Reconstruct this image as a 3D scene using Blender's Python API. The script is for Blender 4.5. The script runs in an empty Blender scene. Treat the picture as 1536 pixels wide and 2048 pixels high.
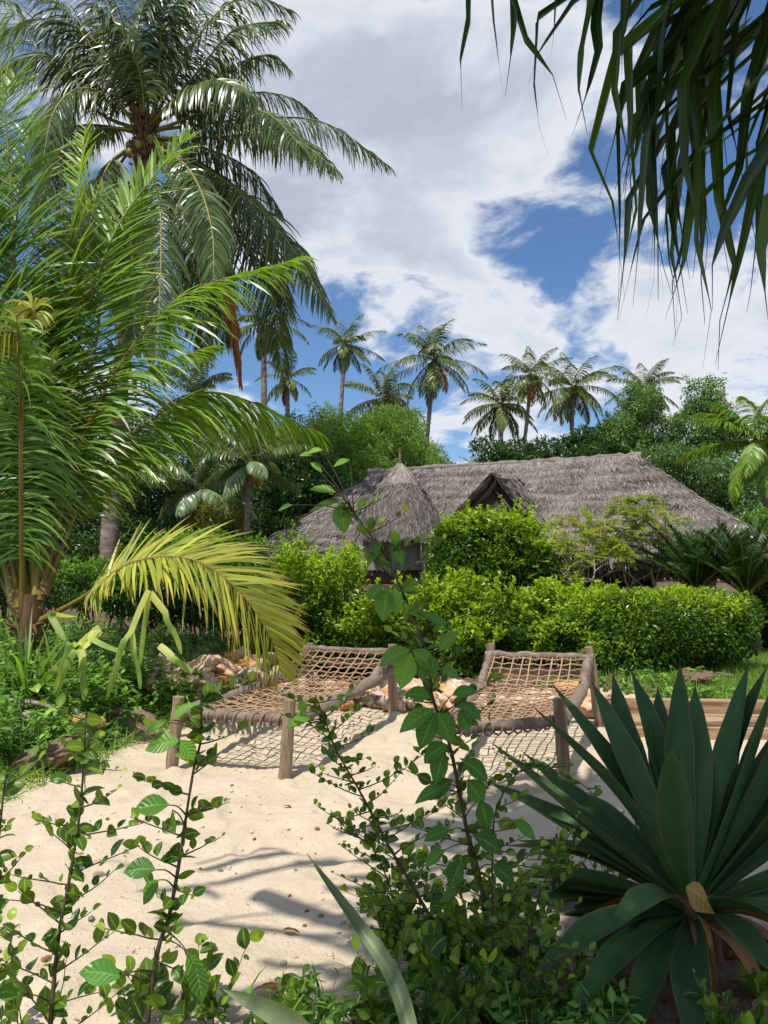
import bpy, bmesh, math
import numpy as np
from mathutils import Vector, Matrix, noise as mnoise

rng = np.random.default_rng(11)
SC = bpy.context.scene
COL = SC.collection
PI = math.pi

# ------------------------------------------------------------------ camera
F = 1540.0
CAM = np.array([0.0, 0.0, 1.7])
PITCH = math.atan((1122 - 1024) / F)
FW = np.array([0, math.cos(PITCH), math.sin(PITCH)])
UP = np.array([0, -math.sin(PITCH), math.cos(PITCH)])
RT = np.array([1.0, 0, 0])

def ray(px, py):
    return FW + RT * ((px - 768) / F) + UP * ((1024 - py) / F)

def P(px, py, Y):
    v = ray(px, py)
    return CAM + v * (Y / v[1])

def G(px, py, z=0.0):
    v = ray(px, py)
    return CAM + v * ((z - CAM[2]) / v[2])

cam_d = bpy.data.cameras.new('camera')
cam = bpy.data.objects.new('camera', cam_d)
COL.objects.link(cam)
cam.location = CAM
cam.rotation_euler = (PI / 2 + PITCH, 0, 0)
cam_d.sensor_fit = 'VERTICAL'
cam_d.sensor_height = 24.0
cam_d.lens = 24.0 * F / 2048
cam_d.clip_start = 0.05
cam_d.clip_end = 3000
SC.camera = cam

# ------------------------------------------------------------------ render / view
SC.render.engine = 'CYCLES'
SC.view_settings.view_transform = 'Standard'
SC.view_settings.look = 'None'
SC.view_settings.exposure = 0.0
SC.view_settings.gamma = 1.0
SC.view_settings.use_curve_mapping = False
try:
    SC.cycles.max_bounces = 7
    SC.cycles.diffuse_bounces = 2
    SC.cycles.glossy_bounces = 2
    SC.cycles.transmission_bounces = 4
    SC.cycles.use_denoising = True
    SC.cycles.caustics_reflective = False
    SC.cycles.caustics_refractive = False
except Exception:
    pass

# ------------------------------------------------------------------ small maths
def nz(a):
    a = np.asarray(a, float)
    n = np.linalg.norm(a, axis=-1, keepdims=True)
    return a / np.maximum(n, 1e-9)

def rnd(n):
    return nz(rng.normal(size=(n, 3)))

def sstep(a, b, x):
    t = np.clip((np.asarray(x, float) - a) / (b - a), 0, 1)
    return t * t * (3 - 2 * t)

_nk = [(nz(np.random.default_rng(5 + i).normal(size=3)), np.random.default_rng(50 + i).uniform(0, 6.28), 1.0 + .37 * i) for i in range(9)]
def wob(p, f):
    p = np.asarray(p, float)
    o = 0
    for k, ph, s in _nk:
        o = o + np.sin((p @ k) * f * s + ph + 1.3 * np.sin((p @ k[[1, 2, 0]]) * f * s * .8 + ph * 2))
    return o / 4.2

def catmull(pts, n):
    pts = np.asarray(pts, float)
    q = np.vstack([2 * pts[0] - pts[1], pts, 2 * pts[-1] - pts[-2]])
    m = len(pts) - 1
    u = np.linspace(0, m, 200)
    i = np.minimum(u.astype(int), m - 1)
    t = (u - i)[:, None]
    a, b, c, d = q[i], q[i + 1], q[i + 2], q[i + 3]
    p = .5 * (2 * b + (c - a) * t + (2 * a - 5 * b + 4 * c - d) * t * t + (3 * b - a - 3 * c + d) * t ** 3)
    s = np.concatenate([[0], np.cumsum(np.linalg.norm(np.diff(p, axis=0), axis=1))])
    w = np.linspace(0, s[-1], n)
    return np.stack([np.interp(w, s, p[:, k]) for k in range(3)], 1)

# ------------------------------------------------------------------ mesh collector
class MB:
    def __init__(self):
        self.v, self.f, self.t, self.l, self.m, self.n, self.sm = [], [], [], [], [], 0, []
    def add(self, v, f, tint=0.5, lf=None, mat=0, smooth=True):
        v = np.asarray(v, float).reshape(-1, 3)
        f = np.asarray(f, int)
        self.v.append(v)
        self.f.append(f + self.n)
        self.t.append(np.broadcast_to(np.asarray(tint, float).reshape(-1), (len(v),)) if np.size(tint) in (1, len(v)) else np.zeros(len(v)))
        self.l.append(np.zeros((len(v), 3)) if lf is None else np.asarray(lf, float).reshape(-1, 3))
        self.m.append(np.full(len(f), mat))
        self.sm.append(np.full(len(f), smooth))
        self.n += len(v)
    def build(self, name, mats, parent=None, origin=None):
        me = bpy.data.meshes.new(name)
        v = np.concatenate(self.v)
        if origin is None and parent is not None:
            origin = np.array(parent.location)
        if origin is not None:
            v = v - np.asarray(origin)
        me.vertices.add(len(v))
        me.vertices.foreach_set('co', v.astype(np.float32).ravel())
        loops = np.concatenate([f.ravel() for f in self.f])
        tot = np.concatenate([np.full(len(f), f.shape[1]) for f in self.f])
        start = np.concatenate([[0], np.cumsum(tot)[:-1]])
        me.loops.add(len(loops))
        me.loops.foreach_set('vertex_index', loops.astype(np.int32))
        me.polygons.add(len(tot))
        me.polygons.foreach_set('loop_start', start.astype(np.int32))
        me.polygons.foreach_set('material_index', np.concatenate(self.m).astype(np.int32))
        me.polygons.foreach_set('use_smooth', np.concatenate(self.sm))
        a = me.attributes.new('tint', 'FLOAT', 'POINT')
        a.data.foreach_set('value', np.concatenate(self.t).astype(np.float32))
        a = me.attributes.new('lf', 'FLOAT_VECTOR', 'POINT')
        a.data.foreach_set('vector', np.concatenate(self.l).astype(np.float32).ravel())
        me.update(calc_edges=True)
        for m in (mats if isinstance(mats, (list, tuple)) else [mats]):
            me.materials.append(m)
        o = bpy.data.objects.new(name, me)
        COL.objects.link(o)
        if parent is not None:
            o.parent = parent
        elif origin is not None:
            o.location = origin
        return o

def tag(o, label=None, cat=None, group=None, kind=None):
    if label: o['label'] = label
    if cat: o['category'] = cat
    if group: o['group'] = group
    if kind: o['kind'] = kind
    return o

def thing(name, label, cat, loc, group=None):
    o = bpy.data.objects.new(name, None)
    o.empty_display_size = .2
    COL.objects.link(o)
    o.location = [float(x) for x in loc]
    return tag(o, label, cat, group)

# ------------------------------------------------------------------ primitive shapes
def tube(mb, path, rad, sides=6, tint=.5, mat=0, cap=True, rough=0.0):
    path = np.asarray(path, float)
    n = len(path)
    rad = np.broadcast_to(np.asarray(rad, float), (n,))
    T = np.gradient(path, axis=0)
    T = nz(T)
    ref = np.array([0, 0, 1.]) if abs(T[0, 2]) < .9 else np.array([1., 0, 0])
    N = nz(np.cross(T[0], ref))
    ang = np.linspace(0, 2 * PI, sides, endpoint=False)
    vs, lf = [], []
    for i in range(n):
        N = nz(N - T[i] * (N @ T[i]))
        B = np.cross(T[i], N)
        r = rad[i] * (1 + rough * rng.normal(size=sides))
        vs.append(path[i] + (np.cos(ang)[:, None] * N + np.sin(ang)[:, None] * B) * r[:, None])
        lf.append(np.stack([np.full(sides, 0.), np.full(sides, i / max(n - 1, 1)), ang], 1))
    i, j = np.meshgrid(np.arange(n - 1), np.arange(sides), indexing='ij')
    a = i * sides + j
    b = i * sides + (j + 1) % sides
    f = np.stack([a, b, b + sides, a + sides], -1).reshape(-1, 4)
    mb.add(np.concatenate(vs), f, tint, np.concatenate(lf), mat)
    if cap:
        for k, fl in ((0, True), (n - 1, False)):
            idx = np.arange(sides) + k * sides
            mb.add(np.concatenate([vs[k], path[k:k + 1]]), [[q, (q + 1) % sides, sides] if not fl else [(q + 1) % sides, q, sides] for q in range(sides)], tint, None, mat, False)

def ribbons(mb, base, d, w, L, W, prof, droop=0.0, fold=0.0, tint=.5, mat=0, twist=0.0, rand=None):
    base = np.asarray(base, float)
    n = len(base)
    if n == 0: return
    K = len(prof) - 1
    L = np.broadcast_to(np.asarray(L, float), (n,))[:, None]
    W = np.broadcast_to(np.asarray(W, float), (n,))[:, None]
    droop = np.broadcast_to(np.asarray(droop, float), (n,))[:, None]
    d = nz(d); w = np.asarray(w, float)
    pos = base.copy()
    out = []
    cols = 3 if fold != 0 else 2
    for k in range(K + 1):
        w = nz(w - d * np.sum(w * d, 1, keepdims=True))
        nr = np.cross(w, d)
        h = W * prof[k] * .5
        if cols == 3:
            out.append(np.stack([pos - w * h + nr * h * fold, pos, pos + w * h + nr * h * fold], 1))
        else:
            out.append(np.stack([pos - w * h, pos + w * h], 1))
        d2 = nz(d + np.array([0, 0, -1.]) * droop / K)
        pos = pos + nz(d + d2) * L / K
        d = d2
        if twist: w = nz(w + nr * twist / K)
    V = np.stack(out, 1)                       # n,K+1,cols,3
    per = (K + 1) * cols
    i, j = np.meshgrid(np.arange(K), np.arange(cols - 1), indexing='ij')
    a = (i * cols + j).ravel()
    f1 = np.stack([a, a + 1, a + 1 + cols, a + cols], 1)
    f = (f1[None] + (np.arange(n) * per)[:, None, None]).reshape(-1, 4)
    vx = np.broadcast_to((np.linspace(-1, 1, cols))[None, None, :], (n, K + 1, cols))
    vy = np.broadcast_to((np.arange(K + 1) / K)[None, :, None], (n, K + 1, cols))
    rr = (rng.random(n) if rand is None else rand)
    rr = np.broadcast_to(rr[:, None, None], (n, K + 1, cols))
    tv = np.broadcast_to(np.asarray(tint, float), (n,)) if np.ndim(tint) < 2 else tint
    if np.ndim(tv) == 1:
        tv = np.broadcast_to(tv[:, None, None], (n, K + 1, cols))
    else:
        tv = np.broadcast_to(tv[:, :, None], (n, K + 1, cols))
    mb.add(V.reshape(-1, 3), f, tv.reshape(-1), np.stack([vx, vy, rr], -1).reshape(-1, 3), mat)

def path_ribbon(mb, path, W, wdir, fold=.2, tint=.5, mat=0, thick=0.0):
    """one blade along a path; thick > 0 closes it to a fleshy leaf"""
    path = np.asarray(path, float)
    n = len(path)
    W = np.asarray(W, float)
    T = nz(np.gradient(path, axis=0))
    w = np.asarray(wdir, float)
    w = np.broadcast_to(w, (n, 3))
    w = nz(w - T * np.sum(w * T, 1, keepdims=True))
    nr = np.cross(w, T)
    h = (W * .5)[:, None]
    offs = np.array([-1, -.5, 0, .5, 1.])
    top = np.stack([path + w * h * o + nr * h * fold * (abs(o) ** 1.5) for o in offs], 1)
    c = len(offs)
    i, j = np.meshgrid(np.arange(n - 1), np.arange(c - 1), indexing='ij')
    a = (i * c + j).ravel()
    f = np.stack([a, a + 1, a + 1 + c, a + c], 1)
    lf = np.stack([np.broadcast_to(offs[None], (n, c)), np.broadcast_to(np.linspace(0, 1, n)[:, None], (n, c)), np.full((n, c), rng.random())], -1)
    tt = np.broadcast_to(np.asarray(tint, float).reshape(-1, 1), (n, c)) if np.size(tint) > 1 else np.full((n, c), float(tint))
    mb.add(top.reshape(-1, 3), f, tt.reshape(-1), lf.reshape(-1, 3), mat)
    if thick > 0:
        th = (thick * np.linspace(1, .15, n))[:, None]
        bot = np.stack([path + w * h * o + nr * h * fold * (abs(o) ** 1.5) - nr * th * (1 - o * o) for o in offs], 1)
        mb.add(bot.reshape(-1, 3), f[:, ::-1], tt.reshape(-1), lf.reshape(-1, 3), mat)

PL = np.array([[0, 0, 0], [.5, .45, .13], [0, 1, -.06], [-.5, .45, .13]])
def leaf_cards(mb, pts, ax, nr, L, W, tint, mat=0):
    """small folded leaves: two triangles each"""
    n = len(pts)
    if n == 0: return
    ax = nz(ax)
    sd = nz(np.cross(ax, nr))
    nn = np.cross(sd, ax)
    L = np.broadcast_to(np.asarray(L, float), (n,))[:, None, None]
    W = np.broadcast_to(np.asarray(W, float), (n,))[:, None, None]
    V = pts[:, None] + sd[:, None] * PL[None, :, 0:1] * W + ax[:, None] * PL[None, :, 1:2] * L + nn[:, None] * PL[None, :, 2:3] * L
    f1 = np.array([[0, 1, 2], [0, 2, 3]])
    f = (f1[None] + (np.arange(n) * 4)[:, None, None]).reshape(-1, 3)
    tv = np.repeat(np.broadcast_to(np.asarray(tint, float), (n,)), 4)
    lf = np.stack([np.tile([0, 1, 0, -1.], n), np.tile([0, .45, 1, .45], n), np.repeat(rng.random(n), 4)], 1)
    mb.add(V.reshape(-1, 3), f, tv, lf, mat, False)

def box(mb, c, s, R=None, tint=.5, mat=0):
    q = np.array([[x, y, z] for x in (-1, 1) for y in (-1, 1) for z in (-1, 1)]) * np.asarray(s) / 2
    if R is not None: q = q @ np.asarray(R).T
    mb.add(q + np.asarray(c), [[0, 1, 3, 2], [4, 6, 7, 5], [0, 4, 5, 1], [2, 3, 7, 6], [0, 2, 6, 4], [1, 5, 7, 3]], tint, None, mat, False)

def rotz(a):
    return np.array([[math.cos(a), -math.sin(a), 0], [math.sin(a), math.cos(a), 0], [0, 0, 1.]])

# ------------------------------------------------------------------ materials
def newmat(name):
    m = bpy.data.materials.new(name)
    m.use_nodes = True
    nt = m.node_tree
    nt.nodes.clear()
    return m, nt, nt.nodes.new('ShaderNodeOutputMaterial')

def N(nt, t, **kw):
    n = nt.nodes.new(t)
    for k, v in kw.items():
        if k in n.inputs.keys(): n.inputs[k].default_value = v
        else: setattr(n, k, v)
    return n

def mixc(nt, fac, a, b, mode='MIX'):
    m = nt.nodes.new('ShaderNodeMix')
    m.data_type = 'RGBA'; m.blend_type = mode
    for s, x in ((m.inputs['Factor'], fac), (m.inputs[6], a), (m.inputs[7], b)):
        if hasattr(x, 'is_output') or isinstance(x, bpy.types.NodeSocket): nt.links.new(x, s)
        elif isinstance(x, (int, float)): s.default_value = x
        else: s.default_value = (*x, 1.0)
    return m.outputs[2]

def mth(nt, op, a, b=0.0, clamp=False):
    m = nt.nodes.new('ShaderNodeMath'); m.operation = op; m.use_clamp = clamp
    for s, x in zip(m.inputs, (a, b)):
        if isinstance(x, bpy.types.NodeSocket): nt.links.new(x, s)
        else: s.default_value = x
    return m.outputs[0]

def maprange(nt, x, a, b, c=0., d=1.):
    m = nt.nodes.new('ShaderNodeMapRange')
    nt.links.new(x, m.inputs[0])
    m.inputs[1].default_value, m.inputs[2].default_value, m.inputs[3].default_value, m.inputs[4].default_value = a, b, c, d
    return m.outputs[0]

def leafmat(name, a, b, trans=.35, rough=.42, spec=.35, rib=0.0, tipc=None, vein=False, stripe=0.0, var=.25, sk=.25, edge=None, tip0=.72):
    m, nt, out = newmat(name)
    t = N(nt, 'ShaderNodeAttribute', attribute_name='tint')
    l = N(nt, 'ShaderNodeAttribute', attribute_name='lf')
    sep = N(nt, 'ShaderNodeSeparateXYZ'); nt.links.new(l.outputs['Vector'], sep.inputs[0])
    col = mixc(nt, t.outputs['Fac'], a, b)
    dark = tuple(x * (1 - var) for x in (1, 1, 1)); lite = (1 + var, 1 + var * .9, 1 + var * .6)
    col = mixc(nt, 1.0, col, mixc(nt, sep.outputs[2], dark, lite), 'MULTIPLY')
    if tipc is not None:
        k = maprange(nt, sep.outputs[1], tip0, 1.0)
        k = mth(nt, 'MULTIPLY', k, mth(nt, 'GREATER_THAN', sep.outputs[2], .45))
        col = mixc(nt, k, col, tipc)
    ax = mth(nt, 'ABSOLUTE', sep.outputs[0])
    if rib:
        k = mth(nt, 'LESS_THAN', ax, .09)
        col = mixc(nt, mth(nt, 'MULTIPLY', k, rib), col, tuple(min(1, x * 1.6 + .05) for x in b))
    bump = None
    if vein:
        q = mth(nt, 'SUBTRACT', mth(nt, 'MULTIPLY', sep.outputs[1], 42.), mth(nt, 'MULTIPLY', ax, 9.))
        s = mth(nt, 'SINE', q)
        k = maprange(nt, s, .75, 1.0)
        col = mixc(nt, mth(nt, 'MULTIPLY', k, .14), col, tuple(min(1, x * 1.5 + .02) for x in b))
        bump = N(nt, 'ShaderNodeBump', Strength=.35, Distance=.004)
        nt.links.new(s, bump.inputs['Height'])
    if stripe:
        s = mth(nt, 'SINE', mth(nt, 'MULTIPLY', sep.outputs[0], stripe))
        g = N(nt, 'ShaderNodeTexCoord'); nn = N(nt, 'ShaderNodeTexNoise', Scale=9., Detail=5.)
        nt.links.new(g.outputs['Object'], nn.inputs['Vector'])
        col = mixc(nt, mth(nt, 'MULTIPLY', maprange(nt, s, -1, 1), sk), col, tuple(x * .55 for x in a))
        col = mixc(nt, maprange(nt, nn.outputs['Fac'], .45, .7), col, mixc(nt, .5, col, b))
    if edge is not None: col = mixc(nt, mth(nt, 'MULTIPLY', maprange(nt, ax, .86, .97), .8), col, edge)
    p = N(nt, 'ShaderNodeBsdfPrincipled', Roughness=rough)
    p.inputs['Specular IOR Level'].default_value = spec
    nt.links.new(col, p.inputs['Base Color'])
    if bump: nt.links.new(bump.outputs[0], p.inputs['Normal'])
    if trans > 0:
        tr = N(nt, 'ShaderNodeBsdfTranslucent')
        nt.links.new(mixc(nt, 1.0, col, (1.5, 1.5, .6), 'MULTIPLY'), tr.inputs['Color'])
        mx = N(nt, 'ShaderNodeMixShader'); mx.inputs[0].default_value = trans
        nt.links.new(p.outputs[0], mx.inputs[1]); nt.links.new(tr.outputs[0], mx.inputs[2])
        nt.links.new(mx.outputs[0], out.inputs[0])
    else:
        nt.links.new(p.outputs[0], out.inputs[0])
    return m

def solidmat(name, a, b, scale=6., rough=.8, bump=.3, bdist=.02, stretch=(1, 1, 1), spec=.2, c=None, tintmix=0.0, detail=6.):
    m, nt, out = newmat(name)
    g = N(nt, 'ShaderNodeTexCoord')
    mp = N(nt, 'ShaderNodeMapping'); mp.inputs['Scale'].default_value = stretch
    nt.links.new(g.outputs['Object'], mp.inputs[0])
    n1 = N(nt, 'ShaderNodeTexNoise', Scale=scale, Detail=detail, Roughness=.65)
    nt.links.new(mp.outputs[0], n1.inputs['Vector'])
    col = mixc(nt, maprange(nt, n1.outputs['Fac'], .35, .65), a, b)
    if c is not None:
        n2 = N(nt, 'ShaderNodeTexNoise', Scale=scale * .35, Detail=3.)
        nt.links.new(mp.outputs[0], n2.inputs['Vector'])
        col = mixc(nt, maprange(nt, n2.outputs['Fac'], .5, .62), col, c)
    if tintmix:
        t = N(nt, 'ShaderNodeAttribute', attribute_name='tint')
        col = mixc(nt, 1.0, col, mixc(nt, t.outputs['Fac'], (1 - tintmix,) * 3, (1 + tintmix,) * 3), 'MULTIPLY')
    p = N(nt, 'ShaderNodeBsdfPrincipled', Roughness=rough)
    p.inputs['Specular IOR Level'].default_value = spec
    nt.links.new(col, p.inputs['Base Color'])
    bm = N(nt, 'ShaderNodeBump', Strength=bump, Distance=bdist)
    nt.links.new(n1.outputs['Fac'], bm.inputs['Height'])
    nt.links.new(bm.outputs[0], p.inputs['Normal'])
    nt.links.new(p.outputs[0], out.inputs[0])
    return m

M = {}
M['frond_big'] = leafmat('frond_big', (0.061, 0.115, 0.032), (0.182, 0.238, 0.063), .25, .30, .6, tipc=(.16, .13, .05))
M['frond_young'] = leafmat('frond_young', (.07, .20, .022), (.32, .46, .05), .38, .34, .5, tipc=(.36, .26, .05))
M['frond_yellow'] = leafmat('frond_yellow', (.25, .36, .045), (.56, .50, .10), .3, .4, .4, tipc=(.42, .22, .07))
M['frond_dry'] = leafmat('frond_dry', (.24, .09, .025), (.42, .19, .05), .25, .6, .2)
M['frond_far'] = leafmat('frond_far', (0.068, 0.128, 0.038), (0.238, 0.266, 0.070), .25, .36, .5)
M['frond_grey'] = leafmat('frond_grey', (.12, .19, .09), (.28, .36, .17), .25, .3, .6)
M['rachis_green'] = solidmat('rachis_green', (.20, .20, .03), (.30, .26, .05), 4, .45, .1, spec=.4)
M['rachis_orange'] = solidmat('rachis_orange', (.15, .09, .018), (.26, .18, .03), 4, .45, .1, spec=.4)
M['rachis_dry'] = solidmat('rachis_dry', (.22, .12, .05), (.3, .17, .08), 4, .7, .1)
M['fibre'] = solidmat('fibre', (.10, .055, .03), (.22, .13, .07), 14, .9, .8, .03, (1, 1, .3))
M['palm_bark'] = solidmat('palm_bark', (.17, .12, .095), (.26, .195, .16), 9, .85, .6, .03, (1, 1, 2.5), c=(.33, .27, .23))
M['coconut'] = solidmat('coconut', (.20, .19, .03), (.34, .24, .04), 3, .45, .1, spec=.4)
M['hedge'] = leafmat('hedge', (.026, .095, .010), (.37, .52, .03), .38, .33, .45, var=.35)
M['bush_green'] = leafmat('bush_green', (.026, .085, .014), (.16, .33, .045), .3, .35, .4, var=.35)
M['bush_dark'] = leafmat('bush_dark', (.024, .066, .016), (.13, .25, .05), .25, .35, .4, var=.35)
M['tree_leaf'] = leafmat('tree_leaf', (.045, .115, .035), (.27, .43, .13), .25, .4, .4, var=.35)
M['feather_leaf'] = leafmat('feather_leaf', (.13, .24, .05), (.38, .54, .14), .35, .45, .3, var=.3)
M['olive_leaf'] = leafmat('olive_leaf', (0.130, 0.156, 0.026), (0.260, 0.260, 0.052), .3, .45, .3, var=.3)
M['airy_leaf'] = leafmat('airy_leaf', (.17, .27, .05), (.40, .44, .10), .5, .45, .3, var=.3)
M['flower_red'] = leafmat('flower_red', (.5, .06, .02), (.7, .22, .05), .3, .5, .2)
M['cycad_leaf'] = leafmat('cycad_leaf', (0.021, 0.070, 0.017), (0.070, 0.154, 0.028), .12, .26, .6)
M['shrub_leaf'] = leafmat('shrub_leaf', (.036, .105, .014), (.27, .40, .04), .38, .36, .4, rib=.4, var=.3)
M['big_leaf'] = leafmat('big_leaf', (0.063, 0.196, 0.028), (0.176, 0.365, 0.041), .36, .34, .4, rib=.28, vein=True, var=.25)
M['weed_leaf'] = leafmat('weed_leaf', (.045, .15, .025), (.30, .50, .09), .35, .42, .35, rib=.3, var=.3)
M['grass_leaf'] = leafmat('grass_leaf', (.09, .22, .03), (.33, .48, .09), .4, .45, .3, var=.3)
M['agave'] = leafmat('agave', (.030, .092, .030), (.085, .165, .052), .08, .55, .22, stripe=34., var=.2, sk=.3, edge=(.16, .13, .06), tipc=(.10, .065, .035), tip0=.93)
M['agave_pale'] = leafmat('agave_pale', (.10, .16, .06), (.2, .25, .11), .12, .45, .4, stripe=24., var=.1)
M['pandan'] = leafmat('pandan', (.014, .042, .010), (.07, .13, .018), .34, .35, .5, rib=.35, tipc=(.05, .03, .015), var=.3)
M['cut_leaf'] = leafmat('cut_leaf', (.17, .34, .07), (.62, .66, .19), .4, .5, .3, stripe=9., var=.15, sk=.3)
M['dry_leaf'] = leafmat('dry_leaf', (.22, .09, .035), (.34, .2, .09), .25, .6, .2, rib=.4, vein=True)
M['gold_leaf'] = leafmat('gold_leaf', (.42, .24, .06), (.5, .32, .10), .3, .5, .3, rib=.4, vein=True)
M['twig'] = solidmat('twig', (.06, .05, .03), (.13, .10, .06), 30, .8, .3, .003)
M['green_twig'] = solidmat('green_twig', (.09, .12, .03), (.17, .17, .05), 30, .7, .2, .003)
M['pale_twig'] = solidmat('pale_twig', (.32, .27, .19), (.45, .38, .28), 20, .8, .3, .005)
M['bark'] = solidmat('bark', (.12, .09, .07), (.22, .17, .13), 12, .9, .7, .03, (1, 1, .3))
M['post_wood'] = solidmat('post_wood', (.21, .145, .095), (.37, .28, .19), 7, .85, 1.0, .014, (6, 6, .5), c=(.18, .12, .08))
M['rail_wood'] = solidmat('rail_wood', (.17, .125, .095), (.30, .235, .185), 9, .85, .8, .012, (2, 2, 2), c=(.17, .12, .09))
M['rope'] = solidmat('rope', (.31, .19, .11), (.47, .32, .20), 90, .9, .6, .004, tintmix=.25)
M['lash'] = solidmat('lash', (.18, .135, .10), (.29, .225, .17), 60, .9, .6, .004, tintmix=.25)
M['plank'] = solidmat('plank', (.30, .19, .10), (.46, .33, .20), 6, .8, .7, .01, (.7, 8, 8), c=(.20, .12, .065))
M['stick'] = solidmat('stick', (.26, .2, .17), (.42, .35, .3), 8, .85, .4, .008, (1, 6, 6))
M['coral'] = solidmat('coral', (.68, .36, .18), (.80, .56, .37), 9, .9, .8, .03, c=(.72, .62, .5), tintmix=.0)
M['coral_pale'] = solidmat('coral_pale', (.70, .58, .46), (.82, .75, .65), 9, .9, 1.0, .03, c=(.5, .3, .17))
M['coral_orange'] = solidmat('coral_orange', (.64, .30, .10), (.74, .45, .21), 8, .9, 1.0, .03)
M['coral_grey'] = solidmat('coral_grey', (.16, .12, .09), (.36, .27, .19), 12, .95, 1.0, .035, c=(.45, .25, .13))
M['pebble'] = solidmat('pebble', (.55, .42, .32), (.72, .62, .5), 30, .8, .4, .005)
M['wall'] = solidmat('wall', (.30, .26, .21), (.40, .36, .30), 3, .9, .3, .01)
M['shade_dark'] = solidmat('shade_dark', (.05, .035, .027), (.085, .06, .045), 3, .9, .2, .01)  # interior shade of dormer and veranda put into the colour
M['cloth_panel'] = solidmat('cloth_panel', (.22, .21, .19), (.30, .285, .26), 5, .9, .2, .01, (3, 3, .4))
M['basin'] = solidmat('basin', (.38, .43, .46), (.45, .5, .53), 4, .5, .05)
M['thatch'] = solidmat('thatch', (.15, .13, .112), (.27, .235, .205), 7, .95, 1.0, .06, (1, 1, 1))

def thatchstrip():
    m, nt, out = newmat('thatch_strip')
    t = N(nt, 'ShaderNodeAttribute', attribute_name='tint')
    g = N(nt, 'ShaderNodeTexCoord'); nn = N(nt, 'ShaderNodeTexNoise', Scale=.9, Detail=3.)
    nt.links.new(g.outputs['Object'], nn.inputs['Vector'])
    cr = N(nt, 'ShaderNodeValToRGB')
    e = cr.color_ramp.elements
    e[0].position = 0; e[0].color = (.07, .06, .052, 1)
    e[1].position = 1; e[1].color = (.37, .325, .285, 1)
    k = cr.color_ramp.elements.new(.5); k.color = (.185, .160, .142, 1)
    nt.links.new(t.outputs['Fac'], cr.inputs[0])
    col = mixc(nt, maprange(nt, nn.outputs['Fac'], .4, .65, 0., .35), cr.outputs[0], (.24, .20, .175))
    p = N(nt, 'ShaderNodeBsdfPrincipled', Roughness=.85); p.inputs['Specular IOR Level'].default_value = .2
    nt.links.new(col, p.inputs['Base Color']); nt.links.new(p.outputs[0], out.inputs[0])
    return m
M['thatch_strip'] = thatchstrip()

# ------------------------------------------------------------------ light and sky
SHX, SHY = .22, .36                         # shadow shift per metre of height
sun_dir = nz(np.array([-SHX, -SHY, 1.0]))   # towards the sun
elev = math.asin(sun_dir[2])
sd = bpy.data.lights.new('sun', 'SUN')
sd.energy = 5.0; sd.angle = math.radians(.55); sd.color = (1.0, .955, .88)
so = bpy.data.objects.new('sun', sd); COL.objects.link(so)
so.rotation_euler = Vector((-sun_dir).tolist()).to_track_quat('-Z', 'Y').to_euler()
so.location = (-10, -9, 30)

w = bpy.data.worlds.new('World'); SC.world = w; w.use_nodes = True
nt = w.node_tree; nt.nodes.clear()
wo = nt.nodes.new('ShaderNodeOutputWorld'); bg = nt.nodes.new('ShaderNodeBackground')
sky = nt.nodes.new('ShaderNodeTexSky'); sky.sky_type = 'NISHITA'; sky.sun_disc = False
sky.sun_elevation = elev; sky.sun_rotation = math.atan2(sun_dir[0], sun_dir[1]) % (2 * PI)
sky.air_density = 1.0; sky.dust_density = .4; sky.ozone_density = 1.6
tc = nt.nodes.new('ShaderNodeTexCoord')
DIR = tc.outputs['Generated']
sp = nt.nodes.new('ShaderNodeSeparateXYZ'); nt.links.new(DIR, sp.inputs[0])
zz = mth(nt, 'ADD', mth(nt, 'MAXIMUM', sp.outputs[2], 0.0), .35)
cb = nt.nodes.new('ShaderNodeCombineXYZ')
nt.links.new(mth(nt, 'DIVIDE', sp.outputs[0], zz), cb.inputs[0]); nt.links.new(mth(nt, 'DIVIDE', sp.outputs[1], zz), cb.inputs[1])
nt.links.new(mth(nt, 'MULTIPLY', sp.outputs[2], 1.2), cb.inputs[2])
n1 = N(nt, 'ShaderNodeTexNoise', Scale=4.6, Detail=10., Roughness=.58, Distortion=.3)
nt.links.new(cb.outputs[0], n1.inputs['Vector'])
n2 = N(nt, 'ShaderNodeTexNoise', Scale=1.6, Detail=7., Roughness=.6)
mp = N(nt, 'ShaderNodeMapping'); mp.inputs['Location'].default_value = (3.1, 1.7, .4)
nt.links.new(cb.outputs[0], mp.inputs[0]); nt.links.new(mp.outputs[0], n2.inputs['Vector'])
def blob(px, py, rad_px, amp):
    v = nz(ray(px, py)); k = (F / rad_px) ** 2 * 1.0
    dp = nt.nodes.new('ShaderNodeVectorMath'); dp.operation = 'DOT_PRODUCT'
    nrm_ = nt.nodes.new('ShaderNodeVectorMath'); nrm_.operation = 'NORMALIZE'
    nt.links.new(DIR, nrm_.inputs[0]); nt.links.new(nrm_.outputs[0], dp.inputs[0]); dp.inputs[1].default_value = v.tolist()
    q = mth(nt, 'MULTIPLY', mth(nt, 'SUBTRACT', dp.outputs['Value'], 1.0), 2 * k * .5)
    return mth(nt, 'MULTIPLY', mth(nt, 'EXPONENT', q), amp)
dens = mth(nt, 'ADD', mth(nt, 'MULTIPLY', n1.outputs['Fac'], 2.5), -.77)
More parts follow.
